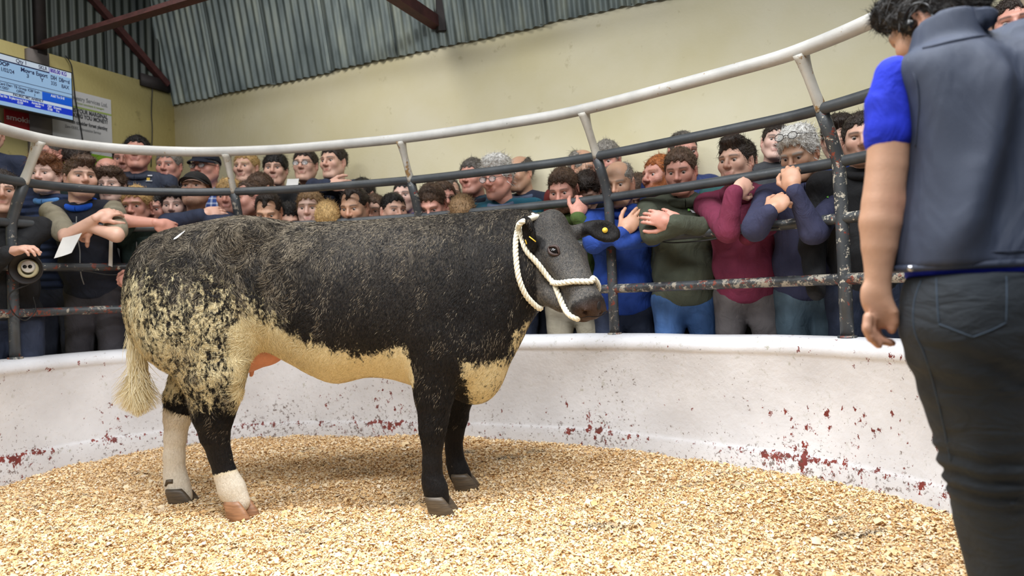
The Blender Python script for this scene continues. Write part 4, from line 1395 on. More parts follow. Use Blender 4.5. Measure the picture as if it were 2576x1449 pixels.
    gxx = [(ft.lo[q] + ft.h * np.arange(ft.n[q])).astype(np.float32) for q in range(3)]
    hem = (gxx[0][:, None, None] - N[0]) * d[0] + (gxx[1][None, :, None] - N[1]) * d[1] + (gxx[2][None, None, :] - N[2]) * d[2] - .585 * s
    trunk = np.abs((gxx[0][:, None, None] - N[0]) * lat[0] + (gxx[1][None, :, None] - N[1]) * lat[1]) < .19 * s
    ft.F = np.where(trunk & (hem > -.02), np.maximum(ft.F, hem), ft.F).astype(np.float32)
    tv, tq = ft.mesh(1)
    tn = vnormals(tv, tq)
    tv = tv + tn * (.012 * fbm(tv * np.array([11, 11, 8]), int(abs(hx)) % 97, 3) * sstep(.585 * s, .50 * s, (tv - N) @ d))[:, None]
    if tkind == 'puffer': tv = tv + tn * (.010 * np.abs(np.sin(tv[:, 2] * 60)))[:, None]
    wobj('jacket', tv, tq, cloth_mat(top[0], top[1], tkind), root)
    if two:
        sv, sq_ = fs.mesh(1); wobj('sleeve', sv, sq_, cloth_mat(sleeve_name, sleeve_c), root)
    # collar
    if collar is not None:
        cn, cc = collar
        ring = []
        for a in np.linspace(0, 2 * np.pi, 21)[:-1]:
            ring.append(N + d * (.018 + .016 * math.cos(a)) * s + lat * math.sin(a) * .074 * s + fw * (math.cos(a) * .076 + .008) * s)
        ring = catmull(ring, 2, True); ring = np.vstack([ring, ring[:1]])
        V1, F1 = tube(ring, (.019 + hood) * s, 10, caps=False)
        V1[:, 2] += .010 * s
        wobj('collar', V1, F1, cloth_mat(cn, cc), root)
    if zip_c is not None:
        zt = []
        for q in np.linspace(.07, .48, 9):
            p0 = N + d * q * s
            zt.append(p0)
        bvh = BVHTree.FromPolygons([tuple(v) for v in tv], [tuple(q) for q in tq])
        zz = []
        for p0 in zt:
            hit = bvh.ray_cast(Vector(p0 + fw * .4), Vector(-fw))
            if hit[0] is not None: zz.append(np.array(hit[0]) + fw * .001)
        if len(zz) > 2:
            V1, F1 = tube(catmull(zz, 3), .0035 * s, 6); wobj('zip', V1, F1, cloth_mat(zip_c[0], zip_c[1]), root)
    # hair and headgear
    if hair and hair != 'bald':
        place('hair', HAIRS[hair], hair_mat(hc, HC[hc]), root, H - L0, R, s)
    if cap is not None:
        o = place('cap', CAP_ME, cloth_mat(cap[0], cap[1]), root, H - L0, R, s)
        place('cap_brim', BRIM_ME, cloth_mat(cap[0], cap[1]), root, H - L0, R, s).parent = root
    if glasses is not None:
        G = R @ rot(0, glasses[1], 0)
        o = place('glasses', GLASS_ME, M_frame, root, H + R @ np.array(glasses[0]) * s - L0, G, s)
        for sd in (-1, 1):
            q = place('lens', LENS_ME, M_shade if len(glasses) > 2 else M_lens, root, H + R @ np.array(glasses[0]) * s + G @ np.array([sd * .033, -.112, .006]) * s - L0, G, s)
    # trousers
    if legs:
        z1 = fz
        flo = np.array([min(hipc[0], gx) - .32, min(hipc[1], gy) - .32, z1 - .01]); fhi = np.array([gx + .32, gy + .32, hipc[2] + .14])
        fl = Field(flo, fhi, .02)
        fl.ell(hipc + d * .05 * s, (.165 * s * (.5 + .5 * fat), .115 * s, .13 * s), B3, .05)
        for sd in (-1, 1):
            hp_ = hipc + d * .08 * s + lat * sd * .085 * s
            kn = np.array([gx, gy, 0]) + lat * sd * .10 * s + f3 * .04; kn[2] = z1 + (hp_[2] - z1) * .5
            an = np.array([gx, gy, z1 + .06]) + lat * sd * .11 * s - f3 * .01
            fl.cone(hp_, kn, .093 * s * (.6 + .4 * fat), .066 * s, .04); fl.cone(kn, an, .066 * s, .058 * s, .03)
            fl.cone(an + np.array([0, 0, -.025]), an + f3 * .14 + np.array([0, 0, -.03]), .045, .036, .02)
        lv, lq = fl.mesh(1)
        ln_ = vnormals(lv, lq)
        lv = lv + ln_ * (.007 * fbm(lv * np.array([10, 10, 14]), 7, 3))[:, None]
        tr = trousers or ('dark_navy_trousers', srgb(36, 40, 54))
        wobj('trousers', lv, lq, cloth_mat(tr[0], tr[1], tr_kind), root)
    return root

def cap_meshes():
    f = Field((-.13, -.16, -.02), (.13, .14, .17), .006)
    f.ell((0, .012, .040), (.090, .112, .096), k=.004)
    z = f.lo[2] + f.h * np.arange(f.n[2]); y = f.lo[1] + f.h * np.arange(f.n[1])
    zm = np.interp(y, [-.12, 0, .12], [.052, .045, .02])
    f.F = np.maximum(f.F, (zm[None, :, None] - z[None, None, :]).astype(np.float32))
    f.ell((0, .012, .146), (.010, .010, .006), k=.004)
    c = mesh_data('cap', *f.mesh(1))
    V, F = [], []
    nu, nv = 15, 7
    for lay in (0, 1):
        for i in range(nu):
            a = math.pi * (i / (nu - 1) - .5) * .92
            for j in range(nv):
                q = j / (nv - 1)
                r = .100 + .070 * q * math.cos(a) ** .6
                V.append((math.sin(a) * (.086 + .004 * q), -.01 - math.cos(a) * r, .056 - .030 * q ** 1.3 * math.cos(a) - .020 * math.sin(a) ** 2 - .005 * lay))
    for lay in (0, 1):
        for i in range(nu - 1):
            for j in range(nv - 1):
                a = lay * nu * nv + i * nv + j
                q = (a, a + 1, a + nv + 1, a + nv)
                F.append(q if lay else q[::-1])
    n2 = nu * nv
    for i in range(nu - 1):
        a = i * nv + nv - 1; F.append((a, a + nv, a + nv + n2, a + n2))
        a = i * nv; F.append((a + nv, a, a + n2, a + nv + n2))
    return c, mesh_data('cap_brim', V, F)
CAP_ME, BRIM_ME = cap_meshes()
def glass_meshes():
    parts = []
    for sd in (-1, 1):
        ring = [(sd * .033 + .022 * math.cos(a), -.112, .006 + .017 * math.sin(a)) for a in np.linspace(0, 2 * np.pi, 17)]
        parts.append(tube(ring, .0016, 6, caps=False))
        parts.append(tube([(sd * .054, -.110, .010), (sd * .074, -.06, .012), (sd * .080, .01, .014), (sd * .080, .03, -.002)], .0016, 6))
    parts.append(tube([(-.012, -.112, .009), (0, -.115, .012), (.012, -.112, .009)], .0016, 6))
    V, F = join(parts)
    g = mesh_data('glasses', V, F)
    ring = [(.021 * math.cos(a), .001 * k, .016 * math.sin(a)) for k in (-1, 1) for a in np.linspace(0, 2 * np.pi, 17)[:-1]]
    F = [tuple(range(16)), tuple(range(31, 15, -1))] + [(i, (i + 1) % 16, (i + 1) % 16 + 16, i + 16) for i in range(16)]
    return g, mesh_data('lens', ring, F)
GLASS_ME, LENS_ME = glass_meshes()
# ------------------------------------------------------------------ the crowd behind the railing
NAVY, DNAVY, BLK = ('navy_cloth', srgb(36, 44, 66)), ('dark_navy_cloth', srgb(26, 30, 44)), ('black_cloth', srgb(26, 26, 29))
JEAN, DJEAN, CHAR, GREYT = ('blue_denim', srgb(52, 84, 130)), ('dark_denim', srgb(30, 38, 58)), ('charcoal_trousers', srgb(58, 54, 58)), ('grey_work_trousers', srgb(98, 92, 92))
ry = ray_ring_y
FR_G, MID_G, BACK_G = 'men leaning on the ring railing', 'spectators in the second row', 'spectators along the hall walls'
UP = (0, -.3, 1)
# --- front row, left of the cow
y = ry(10)
person('dark-haired young man at the left edge with clasped hands and beaded bracelet', 4, 486, y + .16, 1.08, .65, .05, byaw=.5, hair='fringe', hc='dark', tone='fair', top=BLK, collar=('dark_navy_cloth', DNAVY[1]),
       arms={1: ((-42, 690, y + .02), (22, 636, y - .05), ((82, 616, y - .05), (0, .3, -1), -1, .75)), -1: ((-120, 640, y + .2), (-60, 650, y + .02))}, trousers=DJEAN, group=FR_G)
y = ry(205)
person('man in olive t-shirt and navy gilet with arms folded over the rail', 203, 450, y + .17, 1.10, .80, .02, byaw=.15, lean=.28, fat=1.14, hair='quiff', hc='brown', beard=.25, top=DNAVY, sleeve=.40, sleeve_c=srgb(140, 132, 112), sleeve_name='olive_tshirt_cloth',
       collar=('royal_blue_collar', srgb(24, 92, 214)), zip_c=('silver_zip', srgb(150, 150, 150)),
       arms={-1: ((168, 596, y - .13), (243, 548, y - .16), ((262, 540, y - .12), (0, 1, -.3), 1, .5)), 1: ((293, 592, y - .12), (226, 572, y - .12), ((205, 583, y - .08), (0, 1, -.3), -1, .7))}, trousers=CHAR, tr_kind='cloth', group=FR_G)
y = ry(345)
person('fair-haired lad resting his chin on a bare forearm along the rail', 345, 518, y + .15, 1.08, .10, .22, byaw=0, lean=.35, fat=.95, hair='short', hc='blond', tone='ruddy', top=('bottle_green_cloth', srgb(28, 48, 46)), sleeve=.42,
       zip_c=('silver_zip', srgb(150, 150, 150)),
       arms={-1: ((316, 556, y - .10), (392, 560, y - .11), ((412, 566, y - .08), (0, 1, -.2), 1, .5)), 1: ((420, 640, y + .12), (345, 690, y - .03), ((322, 702, y - .05), (0, 1, 0), 1, 1.2))}, trousers=('pale_denim', srgb(104, 116, 140)), group=FR_G)
y = ry(492)
person('man in black cap and navy jacket with wristwatch, arms crossed on the rail', 492, 482, y + .17, 1.12, .12, -.24, byaw=0, lean=.25, hair='crop', hc='auburn', beard=.45, top=NAVY, cap=('black_cap_cloth', srgb(24, 22, 22)), collar=NAVY,
       arms={-1: ((424, 562, y - .08), (506, 540, y - .13), ((530, 536, y - .1), (0, 1, -.2), 1, .5)), 1: ((572, 566, y - .08), (520, 550, y - .10), ((494, 556, y - .08), (0, 1, -.2), -1, .6))}, trousers=DJEAN, group=FR_G)
# --- front row, behind the cow
y = ry(675)
person('man with receding dark hair, head bowed behind the cow hips', 676, 532, y + .12, 1.10, .12, .55, hair='receding', hc='dark', tone='tan', top=DNAVY, lean=.3, group=FR_G, legs=True)
y = ry(780)
person('fair young man with closed eyes in a navy and green jacket', 781, 526, y + .18, 1.12, .05, .12, hair='short', hc='sandy', tone='pale', top=DNAVY, collar=('green_collar', srgb(20, 128, 92)), lean=.2, group=FR_G)
person('blond child seen from the crown just above the cow back', 826, 552, y - .02 + .08, .98, .1, 1.0, hair='fringe', hc='blond', tone='pale', top=DNAVY, lean=.3, group=FR_G)
y = ry(893)
person('dark-haired man in navy looking down beside the blond child', 893, 522, y + .14, 1.16, -.22, .32, hair='receding', hc='dark', tone='tan', beard=.25, top=NAVY, collar=NAVY, lean=.25, group=FR_G)
y = ry(992)
person('black-haired young man gazing right beyond the striped sleeve', 990, 532, y + .20, 1.08, .55, .1, hair='crop', hc='black', tone='fair', top=('grey_striped_cloth', srgb(150, 152, 156)), tkind='stripe', lean=.25, group=FR_G)
y = ry(1088)
person('brown-haired man bent forward right of the short white post', 1088, 514, y + .14, 1.12, -.2, .62, hair='short', hc='brown', tone='ruddy', top=DNAVY, lean=.4, group=FR_G)
y = ry(1165)
person('sandy-haired child whose crown shows above the cow neck', 1166, 541, y + .12, 1.0, -.1, 1.0, hair='thick', hc='sandy', tone='fair', top=DNAVY, lean=.4, group=FR_G)
y = ry(1255)
person('white-haired man with glasses in a teal sweater', 1252, 449, y + .22, 1.16, -.55, .22, byaw=-.2, lean=.2, fat=1.1, hair='thick', hc='white', tone='ruddy', top=('teal_knit', srgb(22, 84, 104)), collar=('grey_blue_shirt', srgb(92, 106, 132)), glasses=((0, 0, 0), 0), group=FR_G, trousers=DJEAN, shoulder=1.08)
# --- front row, right of the cow
y = ry(1425)
person('bearded man in a moss green hoodie gripping the rail', 1418, 478, y + .17, 1.12, -.42, .42, byaw=-.2, lean=.3, hair='short', hc='brown', tone='ruddy', beard=.85, top=('moss_green_cloth', srgb(74, 96, 44)), collar=('moss_green_cloth', srgb(74, 96, 44)), hood=.014,
       arms={1: ((1500, 600, y + .06), (1452, 546, y - .04), ((1466, 506, y - .02), (-.25, 1, 0), -1, .9)), -1: ((1350, 600, y + .1), (1370, 640, y - .0))}, trousers=('beige_trousers', srgb(176, 166, 146)), tr_kind='cloth', group=FR_G)
y = ry(1560)
person('balding grey man in a royal blue sweater with folded arms', 1556, 462, y + .16, 1.12, -.42, .30, byaw=-.15, lean=.22, fat=1.14, hair='balding', hc='grey', tone='tan', top=('royal_blue_knit', srgb(30, 66, 150)), collar=('royal_blue_knit', srgb(30, 66, 150)),
       arms={-1: ((1496, 612, y + .02), (1566, 585, y - .10), ((1600, 548, y - .10), (.2, 1, 0), -1, .35)), 1: ((1640, 592, y - .02), (1560, 612, y - .08))}, trousers=DJEAN, group=FR_G)
y = ry(1712)
person('brown-haired man in an olive fleece jacket with tightly crossed arms', 1712, 432, y + .18, 1.08, -.45, .28, byaw=-.12, lean=.18, fat=1.12, hair='short', hc='brown', tone='ruddy', top=('olive_fleece', srgb(68, 72, 58)), collar=('olive_fleece', srgb(68, 72, 58)), hood=.008,
       arms={-1: ((1642, 590, y - .02), (1720, 566, y - .10), ((1690, 552, y - .10), (0, 1, 0), -1, .5)), 1: ((1792, 572, y - .03), (1690, 560, y - .11), ((1676, 556, y - .11), (0, 1, 0), -1, .6))}, trousers=JEAN, group=FR_G, shoulder=1.05)
y = ry(1850)
person('dark-haired young man in a maroon hoodie with raised fist', 1852, 410, y + .20, 1.06, -.78, .05, byaw=-.45, lean=.25, fat=1.08, hair='quiff', hc='dark', tone='fair', top=('maroon_fleece', srgb(116, 38, 66)), collar=('maroon_fleece', srgb(116, 38, 66)), hood=.014,
       arms={-1: ((1832, 580, y - .02), (1846, 484, y - .07), ((1880, 462, y - .05), (.4, 1, .2), 1, 1.2)), 1: ((1936, 560, y + .12), (1880, 600, y + .05))}, trousers=GREYT, tr_kind='cloth', group=FR_G)
y = ry(2005)
person('grey-haired man with glasses pushed up, fist against his mouth', 2012, 388, y + .19, 1.06, -.85, .42, byaw=-.45, lean=.25, fat=1.12, hair='thick', hc='white', tone='tan', top=('ink_blue_fleece', srgb(48, 50, 78)), collar=('ink_blue_fleece', srgb(48, 50, 78)), hood=.012,
       glasses=((0, .008, .072), -.38), zip_c=('dark_navy_zip', srgb(24, 26, 40)),
       arms={1: ((2046, 586, y - .06), (1998, 478, y - .10), ((1986, 428, y - .08), (.5, .8, .3), -1, 1.25)), -1: ((1900, 574, y - .02), (1936, 534, y - .10), ((1966, 505, y - .10), (.4, .7, -.3), -1, 1.25))}, trousers=('faded_denim', srgb(70, 88, 100)), group=FR_G)
y = ry(2163)
person('dark-haired man in black jacket half hidden by the handler arm', 2168, 352, y + .28, 1.06, -.45, .12, byaw=-.3, hair='short', hc='dark', tone='fair', top=BLK, tkind='shell', beard=.2, collar=BLK, group=FR_G, trousers=DJEAN)
# --- second row
person('curly auburn-haired lad in a quilted navy jacket', 118, 442, 4.72, 1.08, .12, .05, hair='curly', hc='auburn', tone='pale', top=('navy_quilted_shell', srgb(32, 46, 78)), tkind='puffer', collar=('sky_blue_collar', srgb(88, 140, 200)), group=MID_G)
person('curly brown-haired lad with pale face behind the gilet man', 282, 470, 4.98, 1.06, .15, .05, hair='curly', hc='brown', tone='pale', top=('mid_grey_cloth', srgb(108, 108, 112)), group=MID_G)
person('dark-haired man just showing between fair lad and curly lad', 394, 527, 5.02, 1.06, .1, .2, hair='crop', hc='black', tone='ruddy', top=DNAVY, group=MID_G)
person('dark curly-haired lad peering past the black-capped man', 441, 520, 5.00, 1.06, .2, .1, hair='curly', hc='black', tone='pale', top=DNAVY, group=MID_G)
person('blonde-haired person behind the second white post', 577, 496, 5.02, 1.05, .1, .15, hair='fringe', hc='blond', tone='ruddy', top=NAVY, group=MID_G)
person('man with receding hair in profile right of the second post', 628, 502, 5.06, 1.12, -.75, .15, hair='receding', hc='brown', tone='ruddy', top=DNAVY, group=MID_G)
person('brown-haired boy facing away below the paper sheet holder', 660, 478, 5.32, 1.05, 2.6, .0, hair='short', hc='brown', tone='tan', top=BLK, group=MID_G)
person('dark-haired boy low behind the bowed man', 726, 556, 5.05, 1.05, .4, .4, hair='short', hc='black', tone='fair', top=BLK, group=MID_G)
person('brown-haired boy half hidden behind the navy man', 942, 534, 5.02, 1.05, -.1, .12, hair='short', hc='brown', tone='fair', top=('grey_green_cloth', srgb(78, 84, 84)), group=MID_G)
person('brown-haired man in sunglasses right of the bent-forward man', 1116, 502, 4.98, 1.08, .35, .12, hair='short', hc='brown', tone='ruddy', top=BLK, glasses=((0, 0, 0), 0, 1), group=MID_G)
person('man with thinning grey-brown hair behind the sunglasses man', 1130, 492, 5.22, 1.08, .3, .1, hair='receding', hc='salt', tone='fair', top=BLK, group=MID_G)
person('dark-haired boy bowed behind the green hoodie', 1478, 482, 4.55, 1.04, -.4, .7, hair='curly', hc='dark', tone='fair', top=BLK, group=MID_G)
person('red-bearded man in profile beside the olive jacket', 1660, 446, 4.24, 1.10, -1.0, .0, byaw=-.4, hair='short', hc='ginger', tone='ruddy', beard=1.0, top=('dark_green_cloth', srgb(48, 54, 46)), group=MID_G)
person('brown-haired child bowed behind the royal blue sweater', 1608, 486, 4.52, 1.0, -.5, .8, hair='short', hc='brown', tone='fair', top=BLK, group=MID_G)
person('young man with swept dark hair behind the last post', 2108, 350, 3.92, 1.06, -.4, .30, hair='quiff', hc='dark', tone='fair', beard=.3, top=('bright_navy_cloth', srgb(28, 56, 120)), group=MID_G)
# --- along the walls
person('navy-jacketed man cut off by the left picture edge', -30, 338, 4.78, 1.08, .6, .1, hair='short', hc='dark', top=NAVY, group=BACK_G, tkind='plaid')
person('grey-cropped man in dark green with a tissue to his mouth', 126, 388, 5.18, 1.12, -.15, .25, hair='crop', hc='salt', tone='ruddy', top=('racing_green_cloth', srgb(26, 44, 40)), group=BACK_G,
       arms={-1: ((62, 440, 5.16), (112, 424, 4.98), ((116, 396, 5.00), (.2, 1, .2), 1, 1.2))})
person('dark-haired man bending low under the advert board', 196, 404, 5.22, 1.08, .1, .85, hair='short', hc='dark', tone='fair', top=DNAVY, group=BACK_G)
person('bald man behind the gilet man', 271, 440, 5.18, 1.06, .2, .35, hair=None, hc='grey', tone='ruddy', top=DNAVY, group=BACK_G)
person('dark-haired man beside the tall man on the left wall', 314, 404, 5.62, 1.05, .3, .1, hair='short', hc='black', tone='ruddy', top=NAVY, group=BACK_G)
tall = person('tall black-haired man in a slate zip-neck with small chest logo', 346, 386, 5.34, 1.12, .30, -.02, hair='short', hc='black', tone='ruddy', top=('slate_navy_cloth', srgb(58, 64, 80)), collar=('slate_navy_cloth', srgb(58, 64, 80)), zip_c=('black_zip', srgb(30, 30, 34)), group=BACK_G)
person('grey-haired older man in dark jacket and pale collar', 426, 420, 5.45, 1.08, .05, .08, hair='short', hc='grey', tone='ruddy', top=DNAVY, collar=('pale_shirt_collar', srgb(206, 196, 196)), group=BACK_G)
person('man in navy cap and glasses wearing a blue plaid shirt', 518, 424, 5.40, 1.14, -.12, .02, fat=1.14, hair='crop', hc='grey', tone='ruddy', top=('blue_plaid_shirt', srgb(40, 70, 140)), tkind='plaid', cap=('navy_cap_cloth', srgb(22, 28, 44)), glasses=((0, 0, 0), 0), group=BACK_G)
person('bleached-blond young man in a black jacket by the wall', 620, 424, 5.74, 1.14, -.1, .02, hair='short', hc='blond', tone='fair', top=BLK, collar=BLK, group=BACK_G)
person('black-haired young man in a navy hoodie by the wall', 693, 428, 5.62, 1.12, .12, .05, hair='fringe', hc='black', tone='fair', top=('indigo_cloth', srgb(30, 36, 70)), group=BACK_G)
person('dark-haired young man with glasses in a black zip jacket', 769, 418, 5.52, 1.12, -.05, .02, hair='short', hc='dark', tone='fair', top=BLK, collar=BLK, glasses=((0, 0, 0), 0), group=BACK_G)
person('dark-haired young man in navy with folded arms against the wall', 840, 410, 5.42, 1.12, -.35, .05, byaw=-.5, hair='short', hc='dark', tone='fair', top=NAVY, collar=NAVY, group=BACK_G,
       arms={-1: ((790, 470, 5.32), (826, 466, 5.14), ((850, 466, 5.14), (0, 1, 0), -1, .5)), 1: ((868, 478, 5.36), (806, 474, 5.16))})
person('dark-haired man half hidden by the rail near the wall', 912, 492, 5.30, 1.06, -.4, .15, hair='short', hc='black', tone='fair', top=('slate_cloth', srgb(62, 68, 72)), group=BACK_G)
person('young man in a royal blue top right of the third post', 1018, 494, 5.28, 1.06, -.15, .1, hair='crop', hc='black', tone='pale', top=('royal_blue_cloth', srgb(24, 52, 190)), collar=('slate_cloth', srgb(62, 68, 72)), sleeve=.4, group=BACK_G)
person('grey-haired man in a dark teal jacket left of the white-haired man', 1190, 446, 5.02, 1.10, -.5, .1, hair='short', hc='salt', tone='ruddy', top=('dark_teal_shell', srgb(34, 66, 86)), tkind='shell', collar=DNAVY, zip_c=('silver_zip', srgb(150, 150, 150)), group=BACK_G)
person('balding man in a navy sweater right of the white-haired man', 1308, 438, 4.92, 1.08, -.75, .15, hair='balding', hc='salt', tone='tan', top=NAVY, collar=('grey_blue_shirt', srgb(92, 106, 132)), group=BACK_G)
person('bald man in a dark red shirt behind the slanting post', 1466, 424, 4.66, 1.06, .75, .3, hair='balding', hc='grey', tone='tan', top=('dark_red_cloth', srgb(110, 34, 30)), sleeve=.42, group=BACK_G)
person('grey-haired man in a black padded jacket behind the slanting post', 1526, 406, 4.56, 1.10, -.4, .25, hair='short', hc='grey', tone='ruddy', top=('black_padded_shell', srgb(24, 26, 34)), tkind='puffer', group=BACK_G)
person('crop-headed man in blue and navy behind the olive jacket', 1718, 384, 4.38, 1.10, .1, .2, hair='crop', hc='salt', tone='ruddy', top=('blue_navy_shell', srgb(38, 60, 118)), tkind='shell', group=BACK_G)
person('person in sea green behind the maroon hoodie', 1866, 404, 4.22, 1.06, -.3, .1, hair='short', hc='dark', tone='fair', top=('sea_green_cloth', srgb(48, 92, 92)), group=BACK_G, shoulder=1.05)
person('dark-haired woman in a charcoal top with pink zip', 1950, 358, 4.10, .94, -.25, .05, .15, hair='tied', hc='dark', tone='pale', top=('charcoal_cloth', srgb(72, 74, 78)), zip_c=('pink_zip', srgb(200, 40, 120)), group=BACK_G)
person('man whose dark head shows above the handler right shoulder', 2552, 70, 2.95, 1.04, -.6, .1, hair='short', hc='dark', tone='ruddy', top=BLK, group=BACK_G)

tag(box('floor_terrace_right', (0.0, 0.0, -0.06), (9.5, 0.62, 0.28), M_conc, frame=FR_R), kind='structure')
tag(box('floor_terrace_left', (0.62, 0.0, -0.06), (6.5, 0.62, 0.28), M_conc, frame=FR_L), kind='structure')
# ------------------------------------------------------------------ the handler in the foreground
HY = 1.50
AY = 1.53
def vloft(field, secs, k=.02, e=2.3, sub=False):
    """upright body with elliptic sections: (left px, right px, py, half depth, Y)"""
    S = []
    for xl, xr, py, hy, yc in secs:
        a, b = P(xl, py, yc), P(xr, py, yc)
        S.append(((a[2] + b[2]) / 2, (a[0] + b[0]) / 2, yc, (b[0] - a[0]) / 2, hy))
    S = catmull(S, 8); S = S[np.argsort(S[:, 0])]
    lo = np.array([(S[:, 1] - S[:, 3]).min(), (S[:, 2] - S[:, 4]).min(), S[0, 0]]); hi = np.array([(S[:, 1] + S[:, 3]).max(), (S[:, 2] + S[:, 4]).max(), S[-1, 0]])
    def fn(x, y, z):
        zz = z[0, 0, :]
        xc, yc, hx, hy = [np.interp(zz, S[:, 0], S[:, q])[None, None, :].astype(np.float32) for q in (1, 2, 3, 4)]
        out = np.maximum(S[0, 0] - zz, zz - S[-1, 0])[None, None, :].astype(np.float32)
        u, v = np.abs(x - xc) / hx, np.abs(y - yc) / hy
        d = ((u ** e + v ** e) ** (1 / e) - 1) * np.minimum(hx, hy) * .9
        return np.maximum(d, out)
    field.put(lo, hi, fn, k, sub)
    return field

M_vest = NT('slate_softshell')
_v = M_vest.coords()
M_vest.col(M_vest.ramp(M_vest.noise(_v, 3, 3), [(.3, srgb(46, 54, 74)), (.7, srgb(56, 65, 86))]))
M_vest.set(Roughness=.62); M_vest.bump(M_vest.math('ADD', M_vest.math('MULTIPLY', M_vest.noise(M_vest.coords((1, 1, .5)), 6.5, 3, .45, .9), 1.0), M_vest.math('MULTIPLY', M_vest.noise(_v, 700, 2), .03)), .6, .05)
M_vest = M_vest.m
M_polo = cloth_mat('royal_blue_polo', srgb(20, 44, 196))
M_jean = NT('black_denim')
_v = M_jean.coords()
M_jean.col(M_jean.ramp(M_jean.noise(_v, 5, 5), [(.3, srgb(26, 31, 37)), (.7, srgb(40, 47, 55))])); M_jean.set(Roughness=.8)
M_jean.bump(M_jean.math('ADD', M_jean.noise(M_jean.coords((1, 1, 2.4)), 9, 3, .5, .6), M_jean.math('MULTIPLY', M_jean.noise(_v, 900, 2), .06)), .55, .03)
M_jean = M_jean.m

hroot = empty('person', (float(P(2500, 800, HY)[0]), HY, 0.0))
tag(hroot, 'ring handler seen from behind in slate vest, blue polo and black jeans', 'person')
HL0 = np.array(hroot.location)

# vest
fv_ = Field(P(2200, 760, 1.5) * np.array([1, 0, 1]) + np.array([-.02, 1.22, -.02]), P(2720, -40, 1.5) * np.array([1, 0, 1]) + np.array([.02, 1.80, .05]), .0085)
vloft(fv_, [(2345, 2500, 100, .075, 1.52), (2300, 2600, 122, .095, 1.52), (2262, 2650, 146, .110, 1.515), (2254, 2672, 180, .120, 1.51), (2276, 2675, 250, .128, 1.50), (2286, 2668, 350, .132, 1.50),
            (2284, 2662, 450, .132, 1.50), (2273, 2658, 550, .132, 1.50), (2266, 2656, 620, .135, 1.50), (2263, 2655, 670, .137, 1.50)], k=.02, e=3.0)
C0 = P(2400, 92, 1.52)
fv_.cone(P(2450, 120, 1.52), P(2690, 110, 1.51), .060, .060, .03)
for a in np.linspace(0, 2 * np.pi, 44)[:-1]:
    back = .5 - .5 * math.sin(a)          # 1 towards the viewer
    fv_.cone(C0 + np.array([math.cos(a) * .084, math.sin(a) * .078, -.030]), C0 + np.array([math.cos(a) * .069 - .004, math.sin(a) * .066, .010 + .032 * back]), .009, .008, .004)
fv_.ell(C0 + np.array([-.004, 0, .07]), (.056, .054, .07), k=.004, sub=True)
vv, vq = fv_.mesh(2)
vn = vnormals(vv, vq)
px_ = vv[:, 0]; pz_ = vv[:, 2]
fold = .030 * np.exp(-((px_ - np.interp(pz_, [1.05, 1.25, 1.40], [P(2330, 560, HY)[0], P(2395, 380, HY)[0], P(2420, 230, HY)[0]])) / .035) ** 2) * sstep(1.0, 1.12, pz_) * sstep(1.50, 1.38, pz_)
fold -= .026 * np.exp(-((px_ - np.interp(pz_, [1.05, 1.25, 1.40], [P(2400, 560, HY)[0], P(2460, 380, HY)[0], P(2490, 200, HY)[0]])) / .05) ** 2) * sstep(1.0, 1.15, pz_)
vv = vv + vn * (fold + .006 * fbm(vv * np.array([6, 6, 3.5]), 41, 3))[:, None]
wobj('vest', vv, vq, M_vest, hroot)
# hem and armhole piping
def ring_on(secs_py, xl, xr, hy, yc, r, name, mat):
    pts = []
    for a in np.linspace(0, 2 * np.pi, 49):
        l, q = P(xl, secs_py, yc), P(xr, secs_py, yc)
        c = (l + q) / 2
        pts.append([c[0] + math.copysign(abs(math.cos(a)) ** (2 / 2.3), math.cos(a)) * (q[0] - l[0]) / 2, yc + math.copysign(abs(math.sin(a)) ** (2 / 2.3), math.sin(a)) * hy, c[2]])
    V, F = tube(pts, r, 8, caps=False)
    return wobj(name, V, F, mat, hroot)
ring_on(668, 2266, 2652, .133, 1.50, .0085, 'hem', M_vest)
ring_on(640, 2270, 2650, .1345, 1.50, .0018, 'hem_stitching', M_vest)
v_bvh = BVHTree.FromPolygons([tuple(v) for v in vv], [tuple(q) for q in vq])
def on_v(px, py, off=.002):
    h = v_bvh.find_nearest(Vector(P(px, py, 1.40)))
    return np.array(h[0]) + np.array(h[1]) * off
def cast_v(px, py, off=.001):
    d = P(px, py, 3.0) - np.array([0, 0, CAMZ]); d /= np.linalg.norm(d)
    h = v_bvh.ray_cast(Vector((0, 0, CAMZ)), Vector(d))
    return np.array(h[0]) + np.array(h[1]) * off if h[0] is not None else on_v(px, py)
V, F = tube(catmull([cast_v(2322, 122), cast_v(2350, 116), cast_v(2390, 106), cast_v(2430, 98), cast_v(2465, 92), cast_v(2490, 92)], 6), .003, 6); wobj('collar_seam', V, F, M_vest, hroot)
arm_pts = catmull([cast_v(2284, 150), cast_v(2304, 200), cast_v(2312, 260), cast_v(2308, 320), cast_v(2304, 370)], 6)
V, F = tube(arm_pts, .0016, 6); wobj('armhole_trim', V, F, M_vest, hroot)
